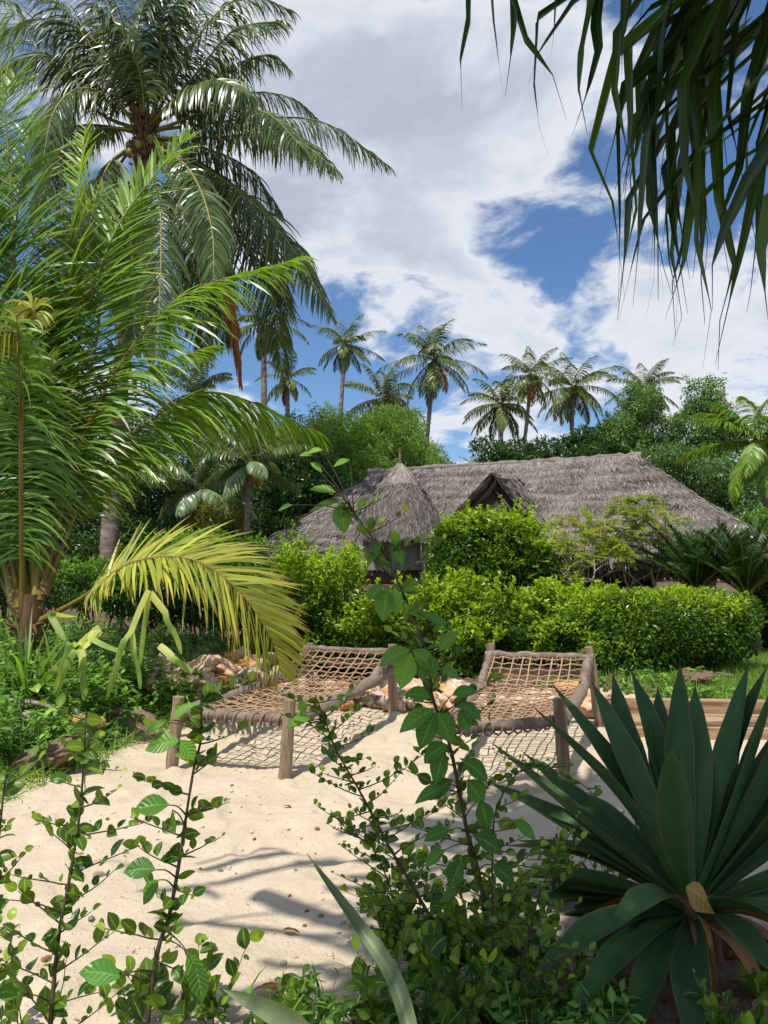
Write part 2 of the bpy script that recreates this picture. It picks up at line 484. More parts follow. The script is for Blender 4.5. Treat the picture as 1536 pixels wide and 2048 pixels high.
for b in [(760, 120, 300, .28), (900, 320, 180, .26), (640, 360, 160, .2), (560, 130, 160, .14), (1000, 60, 160, .14), (1080, 250, 90, .08), (780, 540, 80, .16), (880, 640, 120, .12), (1290, 660, 150, .24), (1480, 720, 200, .26), (900, 850, 110, .12), (1450, 540, 60, .12), (1120, 440, 60, .06), (1050, 560, 60, .06),
          (640, 790, 100, -.40), (920, 750, 80, -.24), (1150, 520, 130, -.05), (1115, 595, 60, -.18), (1010, 545, 55, -.14), (1300, 490, 90, -.16), (1430, 340, 180, -.27), (1300, 180, 130, -.13), (1200, 380, 110, -.11), (690, 610, 80, -.28), (990, 470, 90, -.12), (30, 480, 120, -.1), (470, 700, 90, -.14), (580, 690, 70, -.14)]:
    dens = mth(nt, 'ADD', dens, blob(*b))
cov = nt.nodes.new('ShaderNodeMapRange'); cov.interpolation_type = 'SMOOTHSTEP'
nt.links.new(dens, cov.inputs[0]); cov.inputs[1].default_value = .34; cov.inputs[2].default_value = .74
thick = maprange(nt, dens, .66, 1.15)
shade = mth(nt, 'MULTIPLY', thick, maprange(nt, n2.outputs['Fac'], .3, .62))
ccol = mixc(nt, shade, (.84, .87, .925), (.49, .545, .65))
skyc = mixc(nt, 1.0, sky.outputs[0], (.085, .108, .132), 'MULTIPLY')
final = mixc(nt, mth(nt, 'MULTIPLY', cov.outputs[0], .96), skyc, ccol)
nt.links.new(final, bg.inputs[0]); bg.inputs[1].default_value = 1.0
nt.links.new(bg.outputs[0], wo.inputs[0])

# ------------------------------------------------------------------ ground
_yb = np.array([-5, 3, 5.0, 5.7, 6.4, 7.5, 8.6, 9.3]); _xb = np.array([-4.2, -3.3, -2.95, -2.75, -2.62, -2.35, -1.85, -1.5])
def xb(y): return np.interp(y, _yb, _xb)
def soilmask(x, y):
    x = np.asarray(x, float); y = np.asarray(y, float)
    j = .12 * wob(np.stack([x, y, 0 * x], -1), 3.1)
    a = sstep(-.1, .35, xb(y) - x + j)
    b = sstep(9.15, 9.6, y + j + .25 * np.clip(x, 0, 2))
    c = sstep(2.1, 2.5, x + j) * sstep(8.2, 8.7, y + j)
    d = sstep(3.35, 2.75, y + j * 2 - .35 * np.clip(x, -1, 1.2)) * sstep(-.9, -.2, x)
    return np.clip(np.maximum.reduce([a, b, c, d * .9]), 0, 1)
_f = np.random.default_rng(9)
FOOT = [(_f.uniform(-2.6, 2.2), _f.uniform(2.8, 8.6), _f.uniform(.6, 2.4), _f.uniform(.014, .036)) for _ in range(170)]
for _x, _y in ((-1.7, 6.34), (-.74, 5.98), (.12, 8.64), (.36, 5.72), (1.36, 6.06), (2.12, 8.05), (1.14, 8.3)):
    FOOT += [(_x, _y, 0.4, -.022), (_x, _y, 1.9, -.022)]
def H(x, y):
    x = np.asarray(x, float); y = np.asarray(y, float)
    p = np.stack([x, y, 0 * x], -1)
    s = soilmask(x, y)
    near = sstep(14, 9, y)
    h = .018 * wob(p, 2.3) * near + .010 * wob(p, 6.1) * near + .005 * wob(p, 15.) * near
    k = (np.abs(x) < 4) & (y > 2) & (y < 9.5)
    if np.any(k):
        dx, dy = x[k] if x.ndim else x, y[k] if y.ndim else y
        d = np.zeros(np.shape(dx))
        for fx, fy, fa, fl in FOOT:
            u_, v_ = (dx - fx) * math.cos(fa) + (dy - fy) * math.sin(fa), -(dx - fx) * math.sin(fa) + (dy - fy) * math.cos(fa)
            q = (u_ / .14) ** 2 + (v_ / .06) ** 2
            d = d - fl * np.exp(-q * 1.2) + fl * .45 * np.exp(-(np.sqrt(q) - 1.5) ** 2 * 5)
        if x.ndim:
            h = np.array(h); h[k] += d
        else: h = h + d
    h = h + .34 * sstep(0, 1.1, xb(y) - x) * sstep(2, 4, y) + .05 * sstep(9.2, 9.9, y)
    h = h + .10 * sstep(2.6, 2.9, x) * sstep(8.3, 8.6, y) * sstep(40, 14, y)
    h = h + .03 * s * wob(p, 7.)
    return h
def build_ground():
    def axis(lo, hi, fine_lo, fine_hi, st, far):
        a = list(np.arange(fine_lo, fine_hi, st))
        s, v = st, fine_hi
        while v < hi:
            a.append(v); s *= 1.18; v += min(s, far)
        s, v, pre = st, fine_lo - st, []
        while v > lo:
            pre.append(v); s *= 1.18; v -= min(s, far)
        return np.array(pre[::-1] + a)
    X = axis(-900, 900, -4.2, 4.2, .04, 60); Y = axis(-60, 1800, 2.2, 10.2, .04, 60)
    gx, gy = np.meshgrid(X, Y)
    gz = H(gx, gy)
    v = np.stack([gx, gy, gz], -1).reshape(-1, 3)
    nx = len(X)
    i, j = np.meshgrid(np.arange(len(Y) - 1), np.arange(nx - 1), indexing='ij')
    a = (i * nx + j).ravel()
    f = np.stack([a, a + 1, a + 1 + nx, a + nx], 1)
    mb = MB(); mb.add(v, f, soilmask(gx, gy).ravel())
    m, nt, out = newmat('sand_and_soil')
    g = N(nt, 'ShaderNodeTexCoord'); O = g.outputs['Object']
    def noi(sc, det, r=.6):
        n = N(nt, 'ShaderNodeTexNoise', Scale=sc, Detail=det, Roughness=r); nt.links.new(O, n.inputs['Vector']); return n.outputs['Fac']
    a1, a2, a3, a4 = noi(1.3, 4.), noi(9., 5.), noi(75., 4.), noi(260., 2.)
    sand = mixc(nt, maprange(nt, a1, .35, .65), (.505, .415, .29), (.565, .47, .34))
    sand = mixc(nt, maprange(nt, a2, .40, .72, 0, .5), sand, (.66, .54, .40))
    sand = mixc(nt, maprange(nt, a3, .62, .72, 0, .55), sand, (.30, .20, .12))
    sand = mixc(nt, maprange(nt, a4, .62, .75, 0, .5), sand, (.78, .7, .58))
    vo = N(nt, 'ShaderNodeTexVoronoi', Scale=26.); nt.links.new(O, vo.inputs['Vector'])
    sp_ = mth(nt, 'MULTIPLY', mth(nt, 'LESS_THAN', vo.outputs['Distance'], .13), mth(nt, 'GREATER_THAN', a2, .52))
    sand = mixc(nt, mth(nt, 'MULTIPLY', sp_, .8), sand, (.24, .16, .10))
    soil = mixc(nt, maprange(nt, a2, .35, .65), (.06, .042, .03), (.16, .115, .08))
    soil = mixc(nt, maprange(nt, a3, .52, .66), soil, (.28, .19, .12))
    t = N(nt, 'ShaderNodeAttribute', attribute_name='tint')
    col = mixc(nt, t.outputs['Fac'], sand, soil)
    p = N(nt, 'ShaderNodeBsdfPrincipled', Roughness=.95); p.inputs['Specular IOR Level'].default_value = .1
    nt.links.new(col, p.inputs['Base Color'])
    hh = mth(nt, 'ADD', mth(nt, 'MULTIPLY', a2, .5), mth(nt, 'ADD', mth(nt, 'MULTIPLY', noi(28., 4.), .35), mth(nt, 'MULTIPLY', a3, .18)))
    bm = N(nt, 'ShaderNodeBump', Strength=.75, Distance=.05); nt.links.new(hh, bm.inputs['Height'])
    nt.links.new(bm.outputs[0], p.inputs['Normal']); nt.links.new(p.outputs[0], out.inputs[0])
    return tag(mb.build('ground', m), kind='structure')
build_ground()
def hz(x, y): return float(H(np.array(x), np.array(y)))

# ------------------------------------------------------------------ palms
def frond_mesh(path, leaf_len, n=70, start=.2, a0=65, a1=28, lift=.35, droop=.6, width=.035, stem=.03, roll=0.0, K=4, tint=(.2, .7), mess=1.0, asym=1.0, up=None, tip_tint=0.0, mats=None):
    mb = MB()
    path = np.asarray(path, float)
    m = len(path)
    T = nz(np.gradient(path, axis=0))
    up = np.array([0, 0, 1.]) if up is None else np.asarray(up, float)
    Nn = nz(up - T * (T @ up)[:, None])
    for i in range(1, m):                                   # keep the upper side steady past the vertical
        q = Nn[i - 1] - T[i] * (Nn[i - 1] @ T[i])
        Nn[i] = nz(.7 * nz(q) + .3 * Nn[i] * (1 if Nn[i] @ q > 0 else 0)); Nn[i] = nz(Nn[i] - T[i] * (Nn[i] @ T[i]))
    S = np.cross(T, Nn)
    if roll:
        c, s = math.cos(roll), math.sin(roll)
        S, Nn = S * c + Nn * s, Nn * c - S * s
    tube(mb, path, np.linspace(stem, stem * .15, m) * (1 + .9 * np.exp(-np.linspace(0, 14, m))), 6, .5, 1)
    us = np.linspace(start, .995, n)
    for side in (-1, 1):
        u = np.clip(us + rng.normal(size=n) * .3 / n, start, 1)
        x = u * (m - 1); i = np.minimum(x.astype(int), m - 2); fr = (x - i)[:, None]
        lerp = lambda A: A[i] * (1 - fr) + A[i + 1] * fr
        p, t, nn, s = lerp(path), nz(lerp(T)), nz(lerp(Nn)), nz(lerp(S))
        q = (u - start) / (1 - start)
        ang = np.radians(a0 + (a1 - a0) * q ** 1.2 + rng.normal(size=n) * 3.5 * mess)[:, None]
        prof = (.45 + .55 * np.sin(np.clip(q * 2.2, 0, PI / 2))) * (1 - .72 * np.clip((q - .35) / .65, 0, 1) ** 1.5)
        L = leaf_len * prof * rng.uniform(1 - .12 * mess, 1.08, n) * (asym if side > 0 else 1)
        lf = (lift + .12 * mess * rng.normal(size=n))[:, None]
        d = t * np.cos(ang) + (s * side * np.cos(lf) + nn * np.sin(lf)) * np.sin(ang)
        wd = t + nn * .25 * rng.normal(size=(n, 1)) + s * .25 * rng.normal(size=(n, 1)) - nn * .45 * 1.0
        tv = rng.uniform(*tint, n) + tip_tint * q ** 2
        ribbons(mb, p, nz(d), wd, L, width * (.6 + .4 * prof), np.interp(np.linspace(0, 1, K + 1), [0, .15, .5, .8, 1], [.45, .9, 1, .6, .05]), droop * rng.uniform(.7, 1.3, n), 0, np.clip(tv, 0, 1), 0)
    return mb

def arch(base, az, el, L, bend, n=22, ease=1.0):
    """frond midrib: leaves the crown at elevation el and bends over under its weight"""
    p = [np.array(base, float)]
    e = el
    for k in range(n - 1):
        d = np.array([math.cos(e) * math.sin(az), math.cos(e) * math.cos(az), math.sin(e)])
        p.append(p[-1] + d * L / (n - 1))
        e = max(e - bend / (n - 1) * (.35 + 1.3 * (k / n) ** ease), -1.5)
    return np.array(p)

def palm_trunk(base, top, r0, r1, parent, mat, bow=(0, 0, 0), n=70, sides=12):
    base, top = np.array(base), np.array(top)
    t = np.linspace(0, 1, n)[:, None]
    path = base + (top - base) * t + np.array(bow) * np.sin(t * PI)
    r = (r0 + (r1 - r0) * t[:, 0] ** .6) * (1 + .5 * np.exp(-t[:, 0] * 18)) * (1 + .035 * np.sign(np.sin(np.arange(n) * PI * .9)) + .015 * rng.normal(size=n))
    mb = MB(); tube(mb, path, r, sides, .5, 0, True, .02)
    return mb.build('trunk', mat, parent)

def ellipsoid(mb, c, r, tint=.5, mat=0, seg=12, rings=8, axis=None):
    th = np.linspace(0, PI, rings + 1); ph = np.linspace(0, 2 * PI, seg, endpoint=False)
    t, p = np.meshgrid(th, ph, indexing='ij')
    v = np.stack([np.sin(t) * np.cos(p) * r[0], np.sin(t) * np.sin(p) * r[1], np.cos(t) * r[2]], -1).reshape(-1, 3)
    i, j = np.meshgrid(np.arange(rings), np.arange(seg), indexing='ij')
    a = i * seg + j; b = i * seg + (j + 1) % seg
    mb.add(v + np.asarray(c), np.stack([a, a + seg, b + seg, b], -1).reshape(-1, 4), tint, None, mat)

def far_palm(crown_px, trunk_px, Y, R, label, group, nf=20, seed=0, leafmat_='frond_far', dense=26, hang=.25, lean=0.0, trunk_r=.13, elmin=-50):
    global rng
    keep = rng; rng = np.random.default_rng(seed)
    R = R * .82
    top = P(*crown_px, Y); b = P(*trunk_px, Y)
    dirn = (top - b) / max(top[2] - b[2], .1)
    base = top - dirn * (top[2] - hz(top[0], Y)); base[2] = hz(base[0], base[1])
    t = thing('coconut_palm', label, 'palm tree', base, group)
    palm_trunk(base, top, trunk_r * 1.15, trunk_r * .8, t, M['palm_bark'], n=40, sides=8, bow=(lean, 0, 0))
    for k in range(nf):
        q = k / (nf - 1)
        az = k * 2.39996 + rng.normal() * .25
        el = math.radians(82 + (elmin - 82) * q ** .85 + rng.normal() * 6)
        L = R * (.82 + .3 * math.sin(q * PI)) * rng.uniform(.9, 1.1)
        path = arch(top + np.array([0, 0, .1]), az, el, L, rng.uniform(.9, 1.6) * (1 - .35 * q), 14)
        fm = frond_mesh(path, R * .30, int(dense * 1.9), .10, 68, 28, -.2, 1.1 + hang, R * .012 + .028, R * .006, 0, 3, (.0, .5 + .5 * q))
        fm.build('frond', [M['frond_dry'] if (k == nf - 1 and seed % 3 == 0) else M[leafmat_], M['rachis_green']], t)
    mb = MB()
    for k in range(5):
        a = k * 1.3
        ellipsoid(mb, top + np.array([math.sin(a) * .22, math.cos(a) * .22, -.2 - .07 * (k % 2)]), (.12, .12, .15), .5, 0, 8, 6)
    mb.build('coconut_bunch', M['coconut'], t)
    rng = keep
    return t

# --- tall coconut palm on the left
def big_palm():
    global rng
    rng = np.random.default_rng(21)
    Y = 20.0
    c = P(290, 270, Y)
    base = P(213, 1180, Y); base[2] = hz(base[0], base[1])
    t = thing('coconut_palm', 'tall coconut palm with heavy grey green crown and thick ringed trunk towering over the garden', 'palm tree', base)
    palm_trunk(base, c + np.array([0, 0, -.1]), .235, .205, t, M['palm_bark'], bow=(-.12, 0, 0), n=110, sides=16)
    mb = MB()
    for k in range(140):
        a = rng.uniform(0, 2 * PI); zt = rng.uniform(-.75, .35)
        p0 = c + np.array([math.sin(a) * .17, math.cos(a) * .22, zt * 1.3])
        tube(mb, [p0, p0 + np.array([math.sin(a) * .22, math.cos(a) * .28, rng.uniform(-.1, .4)])], [.065, .015], 5, .5, 0)
    mb.build('fibre_sheath', M['fibre'], t)
    # pixel course of each frond, nearness of the tip, leaflet length
    L = [
        ([(290, 262), (400, 250), (520, 236), (650, 246), (775, 330)], 0.2, .95, .25),
        ([(290, 275), (420, 275), (520, 268), (600, 285), (672, 340)], -1.4, .85, .25),
        ([(300, 250), (400, 205), (500, 185), (580, 195), (632, 235)], .9, .75, .35),
        ([(300, 245), (400, 170), (480, 125), (540, 110), (580, 140)], 1.4, .75, .35),
        ([(302, 250), (318, 150), (322, 40), (318, -60), (300, -150)], -1.5, .9, .2),
        ([(285, 250), (235, 140), (160, 60), (60, 40), (-40, 100)], -.3, .95, .3),
        ([(280, 255), (210, 190), (150, 180), (105, 230), (85, 330)], -1.3, .85, .25),
        ([(310, 280), (400, 330), (500, 400), (580, 490), (660, 625)], -.6, .95, .2),
        ([(310, 290), (370, 330), (405, 390), (425, 470), (428, 560)], -2.2, .85, .3),
        ([(305, 295), (400, 380), (480, 480), (545, 600), (568, 745)], .6, .95, .25),
        ([(290, 300), (318, 400), (322, 500), (318, 620), (312, 720)], -1.8, .9, .2),
        ([(280, 290), (225, 320), (190, 400), (175, 510), (170, 620)], -1.2, .9, .25),
        ([(305, 245), (370, 120), (430, 30), (500, -10), (580, 20)], .4, .95, .3),
        ([(290, 240), (255, 120), (215, 10), (150, -90)], .3, .95, .3),
        ([(275, 260), (190, 220), (90, 120), (20, 10), (-60, -60)], .9, .95, .3),
        ([(275, 265), (180, 250), (110, 270), (50, 350)], .6, .9, .25),
        ([(300, 245), (350, 100), (390, -20), (400, -120)], 1.2, .95, .3),
        ([(270, 280), (220, 380), (235, 520), (250, 650)], .9, .9, .25),
        ([(310, 285), (400, 400), (430, 540), (450, 690)], 1.2, .9, .25),
        ([(320, 285), (440, 350), (540, 440), (610, 560)], 1.3, .9, .25),
        ([(290, 250), (270, 130), (285, 20), (330, -60)], -.9, .9, .3),
        ([(285, 245), (200, 120), (130, 20), (60, -60)], -.6, .95, .2),
        ([(295, 245), (300, 120), (350, 10), (440, -70)], -.8, .95, .2),
        ([(305, 245), (390, 150), (470, 60), (570, 40)], -.7, .9, .2),
        ([(280, 250), (180, 160), (80, 110), (-20, 150)], -.9, .95, .2),
        ([(290, 245), (240, 100), (230, -20), (260, -120)], .8, .95, .2),
        ([(280, 260), (190, 260), (120, 320), (70, 430)], -.7, .9, .2),
        ([(310, 262), (430, 220), (530, 225), (610, 300)], -1.9, .85, .2),
        ([(315, 290), (430, 370), (520, 480), (580, 620)], .2, .95, .2),
        ([(305, 300), (370, 420), (400, 560), (410, 720)], .3, .95, .2),
        ([(285, 295), (260, 400), (265, 540), (270, 700)], -.4, .9, .2),
        ([(275, 285), (200, 350), (150, 460), (130, 600)], .7, .95, .2),
        ([(310, 275), (420, 300), (500, 340), (560, 420)], 1.6, .95, .2),
        ([(280, 250), (230, 160), (180, 110), (110, 120)], 1.2, .9, .3),
        ([(300, 250), (360, 190), (430, 160), (500, 190)], -1.6, .85, .2),
        ([(290, 245), (280, 150), (240, 60), (190, 10)], -1.4, .9, .3),
    ]
    for pts, dy, ll, lift in L:
        m = len(pts)
        q = [P(px, py, Y + 1.33 * dy * (k / (m - 1)) ** 1.1) for k, (px, py) in enumerate(pts)]
        fm = frond_mesh(catmull(q, 30), ll * 1.72, 130, .15, 74, 34, lift - .45, 1.75, .054, .04, 0, 6, (.0, .8), 2.2, up=(0, -.55, .8))
        fm.build('frond', [M['frond_big'], M['rachis_green']], t)
    q = [P(300, 300, Y), P(400, 450, Y - .4), P(455, 600, Y - .7), P(480, 760, Y - .8)]
    tag(frond_mesh(catmull(q, 24), 1.25, 100, .2, 42, 18, .1, 1.2, .06, .05, 0, 4, (.1, .8)).build('frond', [M['frond_dry'], M['rachis_dry']], t), 'dead rusty brown frond hanging down')
    for k in range(9):
        mb = MB()
        a = k * .75 + .3
        ellipsoid(mb, c + np.array([math.sin(a) * .42, math.cos(a) * .32, -.28 - .16 * (k % 3)]), (.11, .11, .14))
        mb.build('coconut', M['coconut'], t)
big_palm()

# --- young coconut palm in front of it
def young_palm():
    global rng
    rng = np.random.default_rng(33)
    Y = 8.4
    b = P(62, 1235, Y)
    g = np.array([b[0], Y, hz(b[0], Y)])
    t = thing('coconut_palm', 'young stemless coconut palm with bright green fronds and orange leaf stalks rising from the weeds', 'palm tree', g)
    mb = MB(); tube(mb, [g, g + (b - g) * .5, b + np.array([0, 0, .25])], [.17, .15, .10], 14, .5, 0, True, .1)
    for k in range(70):
        a = rng.uniform(0, 2 * PI); z0 = rng.uniform(.05, 1.0)
        p0 = g + (b - g) * z0 + np.array([math.sin(a), math.cos(a), 0]) * .13
        tube(mb, [p0, p0 + np.array([math.sin(a) * .12, math.cos(a) * .12, rng.uniform(-.2, .25)])], [.03, .004], 4)
    mb.build('stump', M['fibre'], t)
    # pixel course, tip nearness, leaflet length, start, roll, tints, orange stalk
    L = [
        ([(38, 1215), (36, 1000), (34, 700), (22, 380), (-6, 40)], .6, .95, .42, 0.0, (.15, .55), 0, .35),
        ([(70, 1200), (95, 900), (128, 600), (150, 420), (172, 255)], 1.2, .7, .40, .5, (.3, .8), 0, .2),
        ([(62, 1215), (100, 930), (168, 640), (240, 445), (372, 275)], 1.2, .95, .36, .15, (.1, .6), 0, .1),
        ([(80, 1200), (150, 920), (240, 730), (370, 590), (605, 515)], .9, 1.0, .34, -.15, (.15, .6), 1, .1),
        ([(88, 1190), (170, 990), (290, 850), (430, 785), (640, 865)], 1.2, 1.05, .32, .2, (.15, .65), 1, .2),
        ([(48, 1240), (42, 1050), (40, 850), (38, 720), (34, 640)], -.7, .85, .32, 0.0, (.05, .4), 1, -.15),
        ([(52, 1230), (60, 1000), (95, 760), (125, 520), (205, 380)], 1.6, .85, .36, 0, (.1, .5), 0, .2),
        ([(40, 1230), (-20, 1000), (-60, 760), (-110, 560)], .3, .95, .36, 0, (.1, .6), 1, .1),
        ([(56, 1225), (20, 900), (-20, 640), (-60, 380), (-150, 200)], .5, .95, .36, 0.2, (.1, .6), 0, .1),
        ([(70, 1220), (60, 980), (70, 760), (110, 610), (150, 560)], .5, .8, .36, 0, (.05, .5), 0, .1),
        ([(58, 1225), (66, 1000), (40, 720), (30, 480), (60, 250)], 1.3, .95, .36, .2, (.1, .55), 0, .2),
        ([(66, 1220), (120, 950), (190, 700), (215, 520), (300, 400)], 1.1, .85, .36, -.2, (.05, .5), 0, .1),
        ([(46, 1235), (10, 1050), (-10, 900), (20, 780), (90, 740)], -.2, .85, .36, 0, (.05, .5), 1, .1),
        ([(76, 1220), (130, 1000), (200, 850), (300, 740), (430, 690)], 2.6, .85, .36, .1, (.05, .5), 1, .1),
        ([(30, 1230), (-30, 900), (-60, 600), (-30, 330), (30, 150)], .9, .95, .36, .1, (.1, .5), 0, .1),
        ([(34, 1230), (-20, 1110), (-80, 1010), (-170, 960)], .8, .8, .32, 0, (.05, .5), 1, .1),
    ]
    for pts, dy, ll, st, roll, tint, org, lift in L:
        m = len(pts)
        q = [P(px, py, Y + dy * (k / (m - 1))) for k, (px, py) in enumerate(pts)]
        e = pts[-1][0]
        hang = (e in (605, 640, 430))
        fm = frond_mesh(catmull(q, 34), ll * 1.22, 135, st * .66, 84 if e == 34 else 66, 58 if e == 34 else 34, -.45 if e == 640 else -.2 if hang else lift, 1.1 if hang else 1.3 if e == 34 else .4, .030 if e == 34 else .044, .03, roll, 6, tint, 3.2 if e == 34 else 1.9, tip_tint=.3, up=(0, -.15, 1) if hang else (0, -.8, .55))
        fm.build('frond', [M['frond_young'], M['rachis_orange'] if org else M['rachis_green']], t)
    q = [P(46, 1220, Y), P(44, 900, Y - .3), P(52, 700, Y - .5), P(72, 622, Y - .6), P(40, 625, Y - .6), P(-25, 690, Y - .6)]
    tag(frond_mesh(catmull(q, 40), .5, 70, .80, 60, 30, -.3, 2.2, .032, .03, 0, 5, (.2, .9), up=(0, -.5, .8)).build('frond', [M['frond_yellow'], M['rachis_orange']], t), 'frond tip turned bright yellow')
    q = [P(75, 1245, Y), P(165, 1195, 8.25), P(260, 1128, 8.1), P(370, 1116, 8.0), P(460, 1165, 7.95), P(535, 1262, 7.95), P(562, 1345, 8.0)]
    tag(frond_mesh(catmull(q, 40), 1.16, 150, .2, 70, 38, .1, .32, .034, .026, .5, 5, (.05, .9), asym=1.05, up=(.1, -.75, .65)).build('frond', [M['frond_yellow'], M['rachis_orange']], t), 'low yellowing frond arching over towards the sand')
young_palm()

# --- distant palms over the roof
DG = 'coconut palms on the skyline'
far_palm((690, 692), (681, 832), 42, 2.6, 'slender coconut palm alone in the blue gap, nearest the big palm', DG, 19, 101)
far_palm((868, 722), (853, 890), 40, 3.3, 'tall coconut palm with the fullest crown, bare trunk seen down to the bamboo clump', DG, 23, 102)
far_palm((766, 800), (772, 860), 34, 2.5, 'lower coconut palm with crown just above the bamboo clump', DG, 19, 103)
far_palm((1002, 812), (1001, 925), 33, 2.3, 'coconut palm with yellowing lower fronds, trunk meeting the roof ridge above the dormer', DG, 20, 104)
far_palm((1062, 752), (1036, 890), 44, 2.9, 'coconut palm leaning behind the yellow fronded one', DG, 18, 105, lean=.4)
far_palm((1145, 778), (1143, 890), 38, 2.9, 'coconut palm with drooping round crown between leaning palm and broadleaf trees', DG, 22, 106)
far_palm((1288, 778), (1288, 900), 40, 2.5, 'coconut palm whose trunk is hidden by the broadleaf tree', DG, 19, 107)
far_palm((946, 932), (946, 960), 45, 1.1, 'small palm top peeping over the roof ridge', DG, 10, 108, dense=14)
far_palm((1520, 890), (1535, 1000), 17.5, 2.1, 'coconut palm with long arching fronds beside the right end of the thatched roof', DG, 20, 109, 'frond_young', 44)
far_palm((528, 650), (528, 900), 30, 2.3, 'coconut palm half hidden behind the crown of the tall palm', DG, 18, 110)
far_palm((575, 760), (575, 900), 36, 1.9, 'small coconut palm low behind the tall palm, left of the bamboo clump', DG, 14, 111)
far_palm((392, 790), (392, 900), 25, 2.2, 'coconut palm behind the arching fronds of the young palm', DG, 18, 112)
far_palm((498, 935), (493, 1100), 17, 1.75, 'small palm with slim pale ringed trunk and drooping grey green fronds', None, 14, 113, 'frond_grey', 46, .9, trunk_r=.07, elmin=-20)
far_palm((395, 985), (400, 1120), 19, 2.1, 'short stout palm with drooping silvery fronds in the undergrowth', None, 14, 114, 'frond_grey', 46, .9, trunk_r=.12, elmin=-30)

# ------------------------------------------------------------------ leafy volumes
def volume(n, c, r, pw=2.0, inner=.45, rough=.18, freq=2.4, holes=0.0, up_only=False):
    c = np.array(c); r = np.array(r)
    out, nr = [], []
    tot = 0
    while tot < n:
        q = rng.uniform(-1.15, 1.15, (n * 3, 3))
        if up_only: q[:, 2] = abs(q[:, 2]) * np.where(rng.random(len(q)) < .93, 1, -.15)
        p = c + q * r
        fv = (np.abs(q) ** pw).sum(1) ** (1 / pw)
        edge = 1 + rough * wob(p, freq) + .5 * rough * wob(p, freq * 2.9)
        k = fv / edge
        ok = (k < 1) & (k > inner * rng.random(len(q)) ** .5) & (rng.random(len(q)) < (.25 + .75 * k ** 2))
        if holes: ok &= wob(p, freq * 2.1) > -1.2 + holes
        g = np.sign(q) * np.abs(q) ** (pw - 1) / r
        out.append(p[ok]); nr.append(nz(g[ok])); tot += ok.sum()
    return np.concatenate(out)[:n], np.concatenate(nr)[:n]

def foliate(mb, pts, nr, L, W, tint, mat=0, out=.6, jit=.8, sag=.15, upn=.6):
    n = len(pts)
    ax = nz(nr * out + rnd(n) * jit + np.array([0, 0, -sag]))
    nn = nz(nr * .5 + np.array([0, 0, upn]) + rnd(n) * .55)
    leaf_cards(mb, pts, ax, nn, L * rng.uniform(.65, 1.3, n), W * rng.uniform(.7, 1.2, n), np.clip(tint, 0, 1), mat)

def bush(name, label, cat, blobs, n, L, W, mat, group=None, top=.5, pw=2.2, base_t=.1, rough=.30, stems=6, freq=2.3, holes=.62, shoots=0, twig='twig', shl=(.12, .3), **kw):
    """blobs: (centre, radii). new growth (tint) sits on the upper outside"""
    vols = np.array([np.prod(b[1]) ** .667 for b in blobs]); vols = vols / vols.sum()
    c0 = np.array(blobs[0][0], float)
    loc = np.array([c0[0], c0[1], hz(c0[0], c0[1])])
    t = thing(name, label, cat, loc, group)
    mb = MB()
    for (c, r), f in zip(blobs, vols):
        k = int(n * f)
        pts, nr = volume(k, c, r, pw, .5, rough, freq, holes)
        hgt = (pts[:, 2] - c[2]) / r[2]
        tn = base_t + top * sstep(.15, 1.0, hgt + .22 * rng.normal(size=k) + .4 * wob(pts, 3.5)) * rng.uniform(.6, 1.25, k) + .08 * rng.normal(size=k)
        gz = H(pts[:, 0], pts[:, 1])
        ok = pts[:, 2] > gz + .02
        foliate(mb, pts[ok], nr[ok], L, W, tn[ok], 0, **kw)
        for s in range(shoots):
            a = rng.uniform(0, 2 * PI); e = rng.uniform(.25, 1)
            d0 = np.array([math.cos(a) * math.sqrt(max(0, 1 - e * e)), math.sin(a) * math.sqrt(max(0, 1 - e * e)), e])
            p0 = np.array(c) + d0 * np.array(r) * .9
            ln = rng.uniform(*shl)
            dd = nz(d0 * .6 + np.array([0, 0, .8]) + rng.normal(size=3) * .25)
            m = 12
            q = p0 + dd * np.linspace(0, ln, m)[:, None]
            for _ in range(2):
                leaf_cards(mb, q, nz(rnd(m) * np.array([1, 1, .35]) + dd * .6), nz(dd + rnd(m) * .3), L * rng.uniform(.6, 1.1, m), W * .9, np.clip(base_t + top * rng.uniform(.8, 1.4, m), 0, 1))
    mb.build('foliage', M[mat], t)
    mb = MB()
    for (c, r) in blobs:
        for k in range(stems):
            a = rng.uniform(0, 2 * PI); rr = rng.uniform(.1, .45)
            g = np.array([c[0] + math.cos(a) * r[0] * rr, c[1] + math.sin(a) * r[1] * rr, 0]); g[2] = hz(g[0], g[1]) - .03
            e = np.array(c) + np.array([math.cos(a) * r[0] * .75, math.sin(a) * r[1] * .75, r[2] * rng.uniform(-.1, .6)])
            mid = (g + e) / 2 + rng.normal(size=3) * .06
            tube(mb, catmull([g, mid, e], 8), np.linspace(.022, .007, 8), 5, .5, 0, False)
    if stems: mb.build('stems', M[twig], t)
    return t

